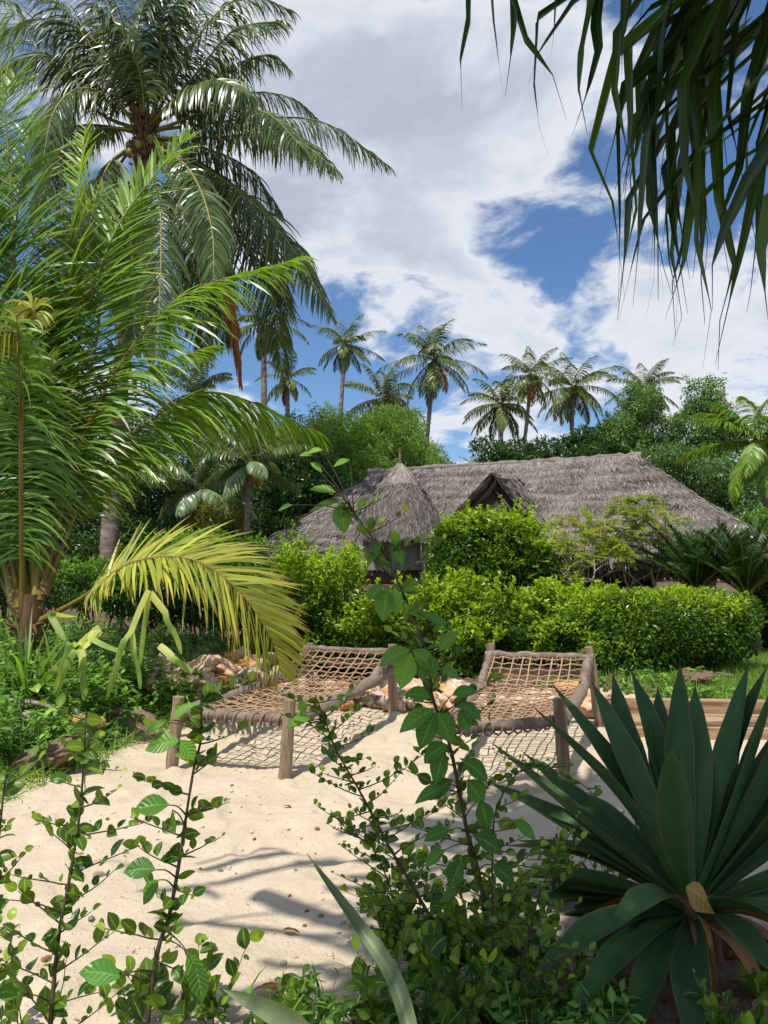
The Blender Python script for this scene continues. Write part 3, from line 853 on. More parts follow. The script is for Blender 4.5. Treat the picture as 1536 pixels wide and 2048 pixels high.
# --- hedges and bushes in front of the house
rng = np.random.default_rng(77)
def HB(px, py, Y, rx, ry, rz):               # ellipsoid centre seen at a pixel
    return (P(px, py, Y), np.array([rx, ry, rz]))
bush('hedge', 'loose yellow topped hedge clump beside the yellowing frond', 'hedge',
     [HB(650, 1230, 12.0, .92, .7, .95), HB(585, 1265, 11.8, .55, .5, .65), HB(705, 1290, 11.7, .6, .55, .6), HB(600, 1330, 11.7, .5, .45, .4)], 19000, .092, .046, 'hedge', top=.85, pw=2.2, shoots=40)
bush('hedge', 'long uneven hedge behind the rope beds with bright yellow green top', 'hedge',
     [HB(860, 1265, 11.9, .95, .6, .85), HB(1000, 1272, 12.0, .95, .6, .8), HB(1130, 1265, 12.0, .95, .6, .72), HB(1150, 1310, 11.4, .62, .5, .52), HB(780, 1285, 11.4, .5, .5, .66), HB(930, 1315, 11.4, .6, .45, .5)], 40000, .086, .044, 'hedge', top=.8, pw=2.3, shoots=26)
bush('hedge', 'dense clipped rounded hedge above the bare stems by the small lawn', 'hedge',
     [HB(1345, 1250, 11.0, 1.12, .75, .50), HB(1190, 1266, 11.6, .7, .65, .62), HB(1265, 1325, 10.8, .75, .5, .46)], 42000, .07, .037, 'hedge', top=.8, pw=2.8, rough=.10, holes=.15, stems=16)
bush('hedge', 'clipped yellow green hedge at the edge beyond the cycads', 'hedge',
     [HB(1600, 1240, 14.0, .85, .8, .72)], 10000, .07, .037, 'hedge', top=.72, pw=3.0, rough=.10, stems=6)
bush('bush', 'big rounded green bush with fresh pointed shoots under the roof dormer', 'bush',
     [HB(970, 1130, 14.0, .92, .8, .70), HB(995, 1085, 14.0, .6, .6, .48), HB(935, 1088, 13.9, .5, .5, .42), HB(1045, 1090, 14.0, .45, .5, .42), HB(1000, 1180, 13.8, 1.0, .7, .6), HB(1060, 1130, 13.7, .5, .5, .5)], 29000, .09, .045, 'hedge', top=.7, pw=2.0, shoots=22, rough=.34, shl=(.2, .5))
bush('bush', 'slender sprig of young green shoots rising beside the thatch edge', 'bush',
     [HB(590, 1120, 13.0, .22, .2, .55)], 900, .06, .03, 'hedge', top=.45, pw=2.0, rough=.3, stems=5, shoots=8, base_t=.2)

# airy flowering shrub
def airy():
    global rng
    rng = np.random.default_rng(91)
    c = P(1235, 1190, 14.5); g = np.array([c[0], c[1], hz(c[0], c[1])])
    t = thing('flowering_shrub', 'airy shrub with pale forked stems and a few orange red flowers before the thatch', 'shrub', g)
    mb = MB(); tips = []
    def grow(p, d, L, r, lev):
        d = nz(d)
        q = [p]
        for k in range(4):
            d = nz(d + rng.normal(size=3) * .16 + np.array([0, 0, .05])); q.append(q[-1] + d * L / 4)
        tube(mb, q, np.linspace(r, r * .62, 5), 5, .5, 0, False)
        if lev == 0:
            tips.append((q[-1], d)); return
        for k in range(3 if lev > 1 else 3):
            grow(q[-1 - (k == 2)], d + rng.normal(size=3) * np.array([.55, .5, .35]), L * rng.uniform(.6, .8), r * .62, lev - 1)
    for px in (1175, 1195, 1240, 1262, 1285, 1300):
        b = P(px, 1190, 14.5 + rng.uniform(-.3, .3)); b[2] = hz(b[0], b[1])
        grow(b, np.array([(px - 1235) / 130 + rng.normal() * .25, rng.normal() * .3, 1.0]), rng.uniform(.9, 1.15), .028, 3)
    mb.build('stems', M['pale_twig'], t)
    mb = MB(); fl = MB()
    for p, d in tips:
        if rng.random() < .12: continue
        for s in range(5):                                        # feather leaves
            a = nz(d * .5 + rnd(1)[0] * np.array([1, 1, .5]))
            m = 16
            base = p + a * np.linspace(.03, .26, m)[:, None]; base[:, 2] -= np.linspace(0, .2, m) ** 2 * 1.5
            sd = nz(np.cross(a, [0, 0, 1.]))
            for sg in (-1, 1):
                leaf_cards(mb, base, np.tile(nz(sd * sg + a * .35), (m, 1)) + rnd(m) * .25, np.tile([0, 0, 1.], (m, 1)) + rnd(m) * .3, .06, .026, rng.uniform(0, .5) + .5 * rng.random(m))
    mb.build('foliage', M['airy_leaf'], t)
    for px, py in ((1192, 1062), (1188, 1068), (1325, 1076), (1330, 1074), (1150, 1040), (1318, 1000), (1108, 1070)):
        p = P(px, py, 14.1 + rng.uniform(-.2, .2)); m = 16
        q = p + rng.normal(size=(m, 3)) * .045
        fl = MB()
        foliate(fl, q, rnd(m), .05, .04, rng.random(m)); fl.build('flower', M['flower_red'], t)
airy()

# cycads
def cycad(px, py, Y, R, nf, label, seed):
    global rng
    rng = np.random.default_rng(seed)
    c = P(px, py, Y); g = np.array([c[0], c[1], hz(c[0], c[1])])
    t = thing('cycad', label, 'cycad', g)
    mb = MB(); tube(mb, [g, c], [.22, .18], 12, .5, 0, True, .1); mb.build('trunk', M['fibre'], t)
    for k in range(nf):
        q = k / (nf - 1)
        path = arch(c, k * 2.4, math.radians(84 - 52 * q), R * rng.uniform(.85, 1.1), .6, 14)
        frond_mesh(path, .27, 64, .12, 68, 40, .35, .15, .022, .014, 0, 3, (.05, .7)).build('frond', [M['cycad_leaf'], M['rachis_green']], t)
cycad(1392, 1185, 13.6, 1.35, 34, 'dark glossy cycad between the flowering shrub and the other cycad', 5)
cycad(1492, 1190, 13.0, 1.4, 34, 'dark glossy cycad with fronds over the clipped hedge end', 6)

# background trees and thicket
def tree(name, label, cat, base_px, Y, clumps, n, L, W, mat, trunks=1, group=None, top=.5, sag=.3, seed=1, bark='bark', tr=.1, holes=.4, jit=.9, out=.45, freq=1.5, rough=.28):
    """clumps: (px, py, dY, rx, ry, rz) in metres about the pixel"""
    global rng
    rng = np.random.default_rng(seed)
    b = P(*base_px, Y); g = np.array([b[0], b[1], hz(b[0], b[1])])
    t = thing(name, label, cat, g, group)
    mb = MB(); sk = MB()
    w_ = np.array([(c[3] * c[4] * c[5]) ** .667 for c in clumps]); w_ = w_ / w_.sum()
    for (px, py, dY, rx, ry, rz), f in zip(clumps, w_):
        c = P(px, py, Y + dY); k = int(n * f)
        pts, nr = volume(k, c, (rx, ry, rz), 2.0, .3, rough, freq, holes)
        tn = .1 + top * rng.random(k) ** 1.3 + .15 * wob(pts, 2.)
        foliate(mb, pts, nr, L, W, tn, 0, out, jit, sag)
        st = g + np.array([rng.normal() * .1, rng.normal() * .1, 0])
        e = c + np.array([0, 0, rz * .3]); mid = st * .4 + e * .6; mid[2] = (st[2] + e[2]) * .5; mid[:2] = st[:2] * .7 + e[:2] * .3
        tube(sk, catmull([st, mid, e], 12), np.linspace(tr, tr * .2, 12), 7, .5, 0, False, .04)
        for s in range(7):
            u = rng.uniform(.45, .95); p0 = st * (1 - u) + e * u
            tube(sk, [p0, c + rng.uniform(-.8, .8, 3) * np.array([rx, ry, rz])], [tr * .25, tr * .06], 5, .5, 0, False)
    mb.build('crown', M[mat], t); sk.build('trunk', M[bark], t)
    return t

tree('bamboo_clump', 'feathery light green bamboo clump behind the left end of the thatched roof', 'bamboo', (740, 1000), 26,
     [(690, 890, 0, 1.5, 1.3, 1.3), (760, 880, .6, 1.4, 1.2, 1.15), (640, 930, -.5, 1.2, 1.1, 1.5), (830, 930, 1, 1.2, 1.2, .95), (700, 980, -.8, 1.8, 1.2, 1.4), (650, 1030, -2.5, 1.2, 1.0, 1.0), (800, 860, 1.2, .9, .9, .8), (880, 945, 1.2, .7, .7, .45)],
     42000, .20, .026, 'feather_leaf', sag=.75, seed=3, tr=.05, bark='green_twig', holes=.3, jit=.8, top=.8)
tree('tree', 'tall loose tree with pointed crown standing furthest along the roof', 'tree', (1405, 1000), 30,
     [(1405, 795, 0, .7, .7, .85), (1412, 855, 0, .95, .9, .95), (1395, 920, 0, 1.1, 1.0, 1.0), (1450, 880, .4, .8, .8, .8)], 13000, .16, .055, 'tree_leaf', seed=4, top=1.0, holes=.8, freq=2.0, rough=.4)
tree('tree', 'round crowned green tree hiding the trunk of a coconut palm', 'tree', (1290, 1000), 30,
     [(1288, 812, 0, .9, .9, .8), (1305, 865, .3, .95, .9, .9), (1258, 865, -.3, .85, .8, .8), (1325, 925, .2, 1.1, 1.0, .9)], 16000, .15, .05, 'tree_leaf', seed=5, top=1.0, holes=.8, freq=2.0, rough=.4)
tree('tree', 'dark broadleaf tree rising behind the middle of the roof ridge', 'tree', (1195, 1000), 32,
     [(1190, 885, 0, 1.2, 1, .8), (1240, 880, .5, 1.2, 1, 1.0), (1150, 905, 0, .9, .8, .6), (1210, 920, -1, 1.5, 1.1, .9), (1290, 940, -1.5, 1.5, 1.1, .9)], 15000, .18, .08, 'bush_dark', seed=6)
tree('tree', 'low dark leaved tree peeping over the ridge around the yellow fronded palm', 'tree', (1050, 1000), 30,
     [(980, 905, 0, .7, .6, .65), (1030, 905, 0, .7, .6, .5), (1090, 905, 0, .75, .6, .5), (1060, 930, 0, 1.6, .8, .5)], 5200, .17, .075, 'bush_dark', seed=7, holes=.75)
tree('tree', 'bushy mid green tree beyond the right slope of the roof', 'tree', (1400, 1060), 24,
     [(1380, 960, 0, 1.4, 1.1, .9), (1450, 1000, 0, 1.4, 1.1, 1.0), (1540, 1010, .5, 1.4, 1.1, 1.2), (1330, 930, .5, 1.1, 1, .7), (1500, 1080, -1, 1.5, 1.1, .9)], 19000, .15, .06, 'tree_leaf', seed=8)
bush('bush', 'glossy bright green bush beside the right eave of the thatched roof', 'bush', [HB(1525, 1085, 15.6, .75, .6, .55), HB(1570, 1140, 15.2, .7, .6, .7)], 3600, .16, .05, 'bush_green', top=.9, base_t=.3)
# thicket behind the palms
TH = [((160, 1050), 24, [(110, 1000, 0, 1.8, 1.2, 1.8), (200, 1010, .5, 1.8, 1.2, 1.7), (60, 1090, -1, 1.6, 1.1, 1.2), (150, 1120, -1.5, 1.8, 1.0, 1.1)], 'dark thicket bush behind the young palm', 'bush_dark', 11),
      ((330, 1050), 23.5, [(300, 1010, 0, 1.7, 1.2, 1.6), (360, 1060, -.6, 1.7, 1.1, 1.3), (280, 1110, -1.2, 1.6, 1.0, 1.1)], 'dark thicket bush just right of the tall palm trunk', 'bush_dark', 12),
      ((600, 1050), 22, [(560, 1000, 0, 1.5, 1.1, 1.6), (610, 990, .3, 1.3, 1.0, 1.2), (540, 1080, -.8, 1.4, 1, 1.2)], 'thicket bush between the slim palm and the thatch', 'bush_dark', 13),
      ((20, 1000), 26, [(0, 930, 0, 2.2, 1.4, 2.4), (-80, 1000, 0, 2.2, 1.4, 2.4), (90, 900, 1, 2, 1.4, 2)], 'tall dark tree at the garden edge behind the young palm', 'bush_dark', 14),
      ((240, 960), 27, [(220, 900, 0, 2.2, 1.5, 1.9), (330, 900, .5, 2.2, 1.5, 1.8), (430, 920, 0, 2, 1.4, 1.6), (150, 850, 1, 1.8, 1.3, 1.6)], 'green tree mass of leaves behind the short stout palm', 'tree_leaf', 15),
      ((560, 960), 30, [(540, 920, 0, 2, 1.4, 1.6), (600, 900, 1, 1.6, 1.3, 1.4), (480, 930, 0, 1.8, 1.3, 1.6)], 'green tree behind the slim pale trunked palm', 'tree_leaf', 16)]
for bpx, Y, cl, lab, mat, sd_ in TH:
    tree('thicket_bush' if Y < 25 else 'tree', lab, 'bush' if Y < 25 else 'tree', bpx, Y, cl, 15000, .15, .07, mat, seed=sd_, holes=.15)
rng = np.random.default_rng(17)
bush('bush', 'rounded olive yellow bush left of the slim pale trunk', 'bush', [HB(440, 1045, 18.2, .75, .6, .55), HB(425, 1085, 18, .8, .6, .5)], 5200, .12, .03, 'olive_leaf', top=.9, base_t=.2, out=.4)
bush('bush', 'low olive bush right of the slim pale trunk', 'bush', [HB(560, 1045, 22.5, .9, .6, .6)], 3600, .12, .035, 'olive_leaf', top=.4, base_t=.1)
bush('bush', 'light green ferny bush under the slim palm', 'bush', [HB(380, 1110, 16.5, .9, .6, .45), HB(470, 1110, 16.8, .8, .6, .4)], 4200, .15, .035, 'weed_leaf', top=.6, base_t=.1)
bush('bush', 'low green bush at the foot of the tall palm trunk', 'bush', [HB(130, 1170, 14, .9, .6, .42), HB(200, 1165, 14.2, .6, .5, .4)], 3600, .13, .04, 'weed_leaf', top=.5, base_t=.05)
bush('bush', 'dark leafy bush in the gap under the arching yellowing frond', 'bush', [HB(300, 1185, 12.6, .9, .5, .45), HB(400, 1190, 12.4, .8, .5, .42)], 4200, .12, .05, 'bush_green', top=.5, base_t=.05)
bush('bush', 'dark leafy bush between the tall palm foot and the loose hedge clump', 'bush', [HB(480, 1190, 12.8, .8, .5, .5), HB(540, 1180, 13.2, .6, .5, .5)], 3600, .12, .05, 'bush_green', top=.5, base_t=.05)
bush('bush', 'leafy bush at the edge behind the young palm stalks', 'bush', [HB(5, 1140, 13, .7, .6, .7)], 3000, .12, .05, 'bush_green', top=.6, base_t=.1)

# far tree belt so that the ground never meets bare sky
rng = np.random.default_rng(8)
mb = MB()
for k in range(46):
    x = -75 + k * 3.4 + rng.normal(); y = 62 + rng.normal() * 5
    pts, nr = volume(700, (x, y, 2.6 + rng.random()), (3, 2, 2.8 + rng.random()), 2, .4, .3, .8, .2)
    foliate(mb, pts, nr, .7, .35, .1 + .6 * rng.random(len(pts)))
tag(mb.build('distant_woodland', M['tree_leaf']), 'far green belt of trees behind the house', 'woodland', kind='stuff')

# ------------------------------------------------------------------ thatched house
def house():
    global rng
    rng = np.random.default_rng(44)
    u = nz(np.array([.88, -.475, 0])); v = nz(np.array([-.475, -.88, 0])); C = np.array([2.84, 20.0, 0])
    RL = P(745, 946, 21.7); RR = P(1275, 913, 18.3)
    def W(a, b, z): return C + u * a + v * b + np.array([0, 0, z])
    t = thing('thatched_house', 'long low house with grey palm thatch hip roof, small dormer and conical porch cap', 'house', (C[0], C[1], hz(C[0], C[1])))
    ze = 1.62
    FL, FR, BR, BL = W(-5.7, 3.6, 1.72), W(7.2, 3.7, ze), W(6.6, -3.4, ze), W(-5.2, -3.4, ze)
    base = MB(); st = MB()
    def plane(a, b, c, d, n, thick=.22, fringe=0):
        """a,b upper edge; d,c lower edge"""
        a, b, c, d = map(np.array, (a, b, c, d))
        nn = nz(np.cross(b - a, d - a)); nn = nn if nn[2] > 0 else -nn
        m1, m2 = 30, 16
        s, q = np.meshgrid(np.linspace(0, 1, m1), np.linspace(0, 1, m2), indexing='ij')
        s_, q_ = s[..., None], q[..., None]
        pt = (a * (1 - s_) + b * s_) * (1 - q_) + (d * (1 - s_) + c * s_) * q_
        pt = pt + nn * (.035 * wob(pt, 2.2) - .06 * np.sin(q * PI))[..., None]
        i, j = np.meshgrid(np.arange(m1 - 1), np.arange(m2 - 1), indexing='ij'); k = (i * m2 + j).ravel()
        f = np.stack([k, k + 1, k + 1 + m2, k + m2], 1)
        base.add(pt.reshape(-1, 3), f, .5); base.add((pt - nn * thick).reshape(-1, 3), f[:, ::-1], .5)
        e = pt[:, -1]; e2 = e - nn * thick
        k = np.arange(m1 - 1)
        base.add(np.concatenate([e, e2]), np.stack([k, k + 1, k + 1 + m1, k + m1], 1), .5)
        s = rng.random(n)[:, None]; q = (rng.random(n))[:, None]
        p0 = (a * (1 - s) + b * s) * (1 - q) + (d * (1 - s) + c * s) * q
        p0 = p0 + nn * (.035 * wob(p0, 2.2) - .06 * np.sin(q[:, 0] * PI))[:, None]
        dn = nz((d * (1 - s) + c * s) - (a * (1 - s) + b * s))
        al = nz(b - a) if np.linalg.norm(b - a) > .1 else nz(c - d)
        row = np.sin(q[:, 0] * 75)
        dd = nz(dn + al * rng.normal(size=(n, 1)) * .32 + nn * (.13 + .10 * rng.random((n, 1))))
        ribbons(st, p0 + nn * .015, dd, al + nn * rng.normal(size=(n, 1)) * .4, rng.uniform(.12, .30, n), rng.uniform(.012, .034, n), [.6, 1, .8, .15], .35, 0, np.clip(.48 + .22 * rng.normal(size=n) + .17 * row + .16 * wob(p0, 1.5), 0, 1))
        m = int(fringe)
        if m:
            s = rng.random(m)[:, None]; p0 = d * (1 - s) + c * s - nn * rng.uniform(0, thick, (m, 1))
            dn = nz((d * (1 - s) + c * s) - (a * (1 - s) + b * s))
            ribbons(st, p0 - dn * .15, nz(dn + al * rng.normal(size=(m, 1)) * .25), al + 0 * p0, rng.uniform(.2, .38, m), rng.uniform(.02, .05, m), [.8, 1, .8, .15], .9, 0, np.clip(.4 + .2 * rng.normal(size=m), 0, 1))
    plane(RL, RR, FR, FL, 56000, fringe=3200)
    plane(RR, RR + v * -.05, BR, FR, 14000, fringe=900)
    plane(RL, RL + v * .05, FL, BL, 20000, fringe=1200)
    plane(RL, RR, BR, BL, 6000)
    # ridge roll
    rb = MB()
    rp = catmull([RL + np.array([-.1, 0, .02]), (RL * 2 + RR) / 3 + np.array([0, 0, .03]), (RL + RR * 2) / 3 + np.array([0, 0, .0]), RR + np.array([.1, 0, .03])], 60)
    tube(rb, rp, .085 + .012 * rng.normal(size=60), 8, .4, 0, True, .1)
    n = 2600
    s = rng.random(n); p0 = RL + (RR - RL) * s[:, None] + np.array([0, 0, .06])
    sgn = np.where(rng.random(n) < .75, 1, -1)[:, None]
    ribbons(rb, p0, nz(v * sgn * .8 + np.array([0, 0, -.35]) + u * rng.normal(size=(n, 1)) * .3), u + 0 * p0, rng.uniform(.15, .36, n), .035, [.8, 1, .7, .2], .8, 0, np.clip(.5 + .22 * rng.normal(size=n), 0, 1), 1)
    rb.build('ridge_roll', [M['thatch'], M['thatch_strip']], t)
    r = base.build('roof', M['thatch'], t)
    st.build('thatch_layer', M['thatch_strip'], r, origin=np.array(t.location))
    # dormer
    base = MB(); st = MB()
    ap = P(986, 946, 16.9); bl = P(908, 1035, 16.75); br = P(1066, 1030, 16.5)
    back = ap - v * 1.9 + np.array([0, 0, .05]); 
    plane(back, ap + v * .12, bl + v * .12 + np.array([0, 0, -.05]), bl - v * 1.6, 1500, .16, 200)
    plane(back, ap + v * .12, br + v * .12 + np.array([0, 0, -.05]), br - v * 1.6, 1500, .16, 200)
    for e in (bl, br):                                         # verge straws along the gable edge
        n = 500; s = rng.random(n)[:, None]; p0 = ap * (1 - s) + e * s + v * .1
        ribbons(st, p0, nz((e - ap) * .8 - v * .1 + rng.normal(size=(n, 3)) * .12), np.tile(v, (n, 1)) + rng.normal(size=(n, 3)) * .3, rng.uniform(.12, .22, n), .03, [.8, 1, .7, .2], .1, 0, np.clip(.5 + .22 * rng.normal(size=n), 0, 1))
    d = base.build('dormer', M['thatch'], t); st.build('thatch_layer', M['thatch_strip'], d, origin=np.array(t.location))
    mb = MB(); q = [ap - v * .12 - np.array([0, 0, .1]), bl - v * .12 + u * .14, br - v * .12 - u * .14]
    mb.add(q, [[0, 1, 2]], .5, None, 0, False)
    q2 = [x - v * .05 for x in q]; mb.add(q2, [[0, 2, 1]], .5, None, 0, False); mb.build('dormer_shade_sheet', M['shade_dark'], t)  # dark sheet stands for the shade inside the open dormer
    # round porch roof with cap
    ct = P(800, 1000, 16.0); cx, cy = ct[0], ct[1]
    base = MB(); st = MB()
    def cone(z0, z1, r0, r1, n, seg=40, wave=.05, L=(.2, .5), spread=.3, hang=.6, pr_=.95, tadd=0.0):
        a = np.linspace(0, 2 * PI, seg, endpoint=False); m = 10
        rows = []
        for k in range(m):
            q = k / (m - 1); rr = r0 + (r1 - r0) * q ** pr_; z = z0 + (z1 - z0) * q ** 1.15
            rows.append(np.stack([cx + np.cos(a) * rr * (1 + wave * np.sin(a * 3 + k)), cy + np.sin(a) * rr, np.full(seg, z)], 1))
        i, j = np.meshgrid(np.arange(m - 1), np.arange(seg), indexing='ij'); k1 = i * seg + j; k2 = i * seg + (j + 1) % seg
        base.add(np.concatenate(rows), np.stack([k1, k1 + seg, k2 + seg, k2], -1).reshape(-1, 4), .5)
        q = rng.random(n) ** .6; an = rng.uniform(0, 2 * PI, n); rr = r0 + (r1 - r0) * q ** pr_; z = z0 + (z1 - z0) * q ** 1.15
        p0 = np.stack([cx + np.cos(an) * rr, cy + np.sin(an) * rr, z + .02], 1)
        rad = np.stack([np.cos(an), np.sin(an), 0 * an], 1); tg = np.stack([-np.sin(an), np.cos(an), 0 * an], 1)
        sl = (z1 - z0) / (r1 - r0)
        ribbons(st, p0, nz(rad + np.array([0, 0, sl * .75]) + tg * rng.normal(size=(n, 1)) * spread), tg + rng.normal(size=(n, 3)) * .3, rng.uniform(*L, n), rng.uniform(.02, .05, n), [.7, 1, .8, .15], hang, 0, np.clip(.45 + tadd + .23 * rng.normal(size=n), 0, 1))
    zt, zc = P(800, 962, 16.0)[2], P(800, 1075, 16.0)[2]
    cone(P(800, 968, 16.2)[2], zc, .27, .93, 15000, spread=1.25, L=(.08, .22), pr_=.62, tadd=-.15)
    pr = base.build('porch_roof', M['thatch'], t); st.build('thatch_layer', M['thatch_strip'], pr, origin=np.array(t.location))
    base = MB(); st = MB()
    cone(P(800, 928, 16)[2], P(800, 966, 16)[2], .04, .31, 1300, 20, .02, (.22, .36), .10, .1)
    cp = base.build('roof_cap', M['rachis_dry'], t); st.t = [np.clip(x + .4, 0, 1) for x in st.t]; st.build('thatch_layer', M['thatch_strip'], cp, origin=np.array(t.location))
    mb = MB(); zz_ = np.linspace(P(800, 930, 16)[2], P(800, 896, 16)[2], 14)
    tube(mb, np.stack([np.full(14, cx), np.full(14, cy), zz_], 1), .032 * np.linspace(1, .3, 14) * (1 + .25 * (np.arange(14) % 2)), 8); mb.build('finial', M['rail_wood'], t)
    # walls, posts, veranda
    g = 0.0
    ang = math.atan2(u[1], u[0]); R = rotz(ang)
    def wallbox(a, b, L_, D_, z0, z1, name, mat):
        m = MB(); c = W(a, b, (z0 + z1) / 2); box(m, c, (L_, D_, z1 - z0), R); return m.build(name, M[mat], t)
    wallbox(.6, .6, 7.0, .2, g - .2, 2.3, 'rear_wall', 'shade_dark')  # set-back wall coloured dark for the shade of the open veranda
    wallbox(-2.6, 2.2, 3.4, .18, g - .2, 2.1, 'wall', 'wall')
    for a in (1.6, 3.4, 5.2, 6.6):
        m = MB(); p = W(a, 3.2, 0); tube(m, [p + np.array([0, 0, -.2]), p + np.array([.02, 0, 1.0]), p + np.array([0, 0, 2.0])], [.075, .07, .065], 8); m.build('veranda_post', M['bark'], t)
    wallbox(3.0, 3.05, 7.6, .08, g - .2, .62, 'veranda_wall', 'shade_dark')
    # porch panel with its post
    pc = P(790, 1110, 15.6)
    for px in (703, 850):
        m = MB(); p = P(px, 1100, 15.3); tube(m, [np.array([p[0], p[1], -.1]), np.array([p[0], p[1], 2.05])], .07, 8); m.build('porch_post', M['post_wood'], t)
    m = MB()
    q0, q1 = P(712, 1100, 15.4), P(842, 1100, 15.4)
    xs = np.linspace(0, 1, 30)
    top = q0 + (q1 - q0) * xs[:, None]; top[:, 2] = P(780, 1080, 15.4)[2]; bot = top.copy(); bot[:, 2] = P(780, 1140, 15.4)[2]
    wv = .02 * np.sin(xs * 40)[:, None] * np.array([0, 1, 0]); k = np.arange(29)
    m.add(np.concatenate([top + wv, bot + wv * 1.5]), np.stack([k, k + 1, k + 31, k + 30], 1)); m.build('curtain', M['cloth_panel'], t)
    m = MB(); box(m, (q0 + q1) / 2 * np.array([1, 1, 0]) + np.array([0, 0, .58]), (1.5, .12, 1.3)); m.build('porch_wall', M['plank'], t)
house()

def basin():
    p = P(1133, 1180, 15.6)
    mb = MB(); a = np.linspace(0, 2 * PI, 24, endpoint=False)
    prof = [(.0, 0), (.22, 0), (.30, .1), (.34, .3), (.36, .31), (.33, .3), (.28, .08), (0, .06)]
    rows = [np.stack([p[0] + np.cos(a) * r, p[1] + np.sin(a) * r, np.full(24, P(1133, 1192, 15.6)[2] + z)], 1) for r, z in prof]
    i, j = np.meshgrid(np.arange(len(prof) - 1), np.arange(24), indexing='ij'); k1 = i * 24 + j; k2 = i * 24 + (j + 1) % 24
    mb.add(np.concatenate(rows), np.stack([k1, k2, k2 + 24, k1 + 24], -1).reshape(-1, 4))
    # stand under it
    tube(mb, [np.array([p[0], p[1], 0.0]), np.array([p[0], p[1], rows[0][0, 2] + .01])], [.2, .12], 14)
    tag(mb.build('basin', M['basin'], None, np.array([p[0], p[1], 0.0])), 'pale grey basin in the shade of the veranda', 'basin')
basin()

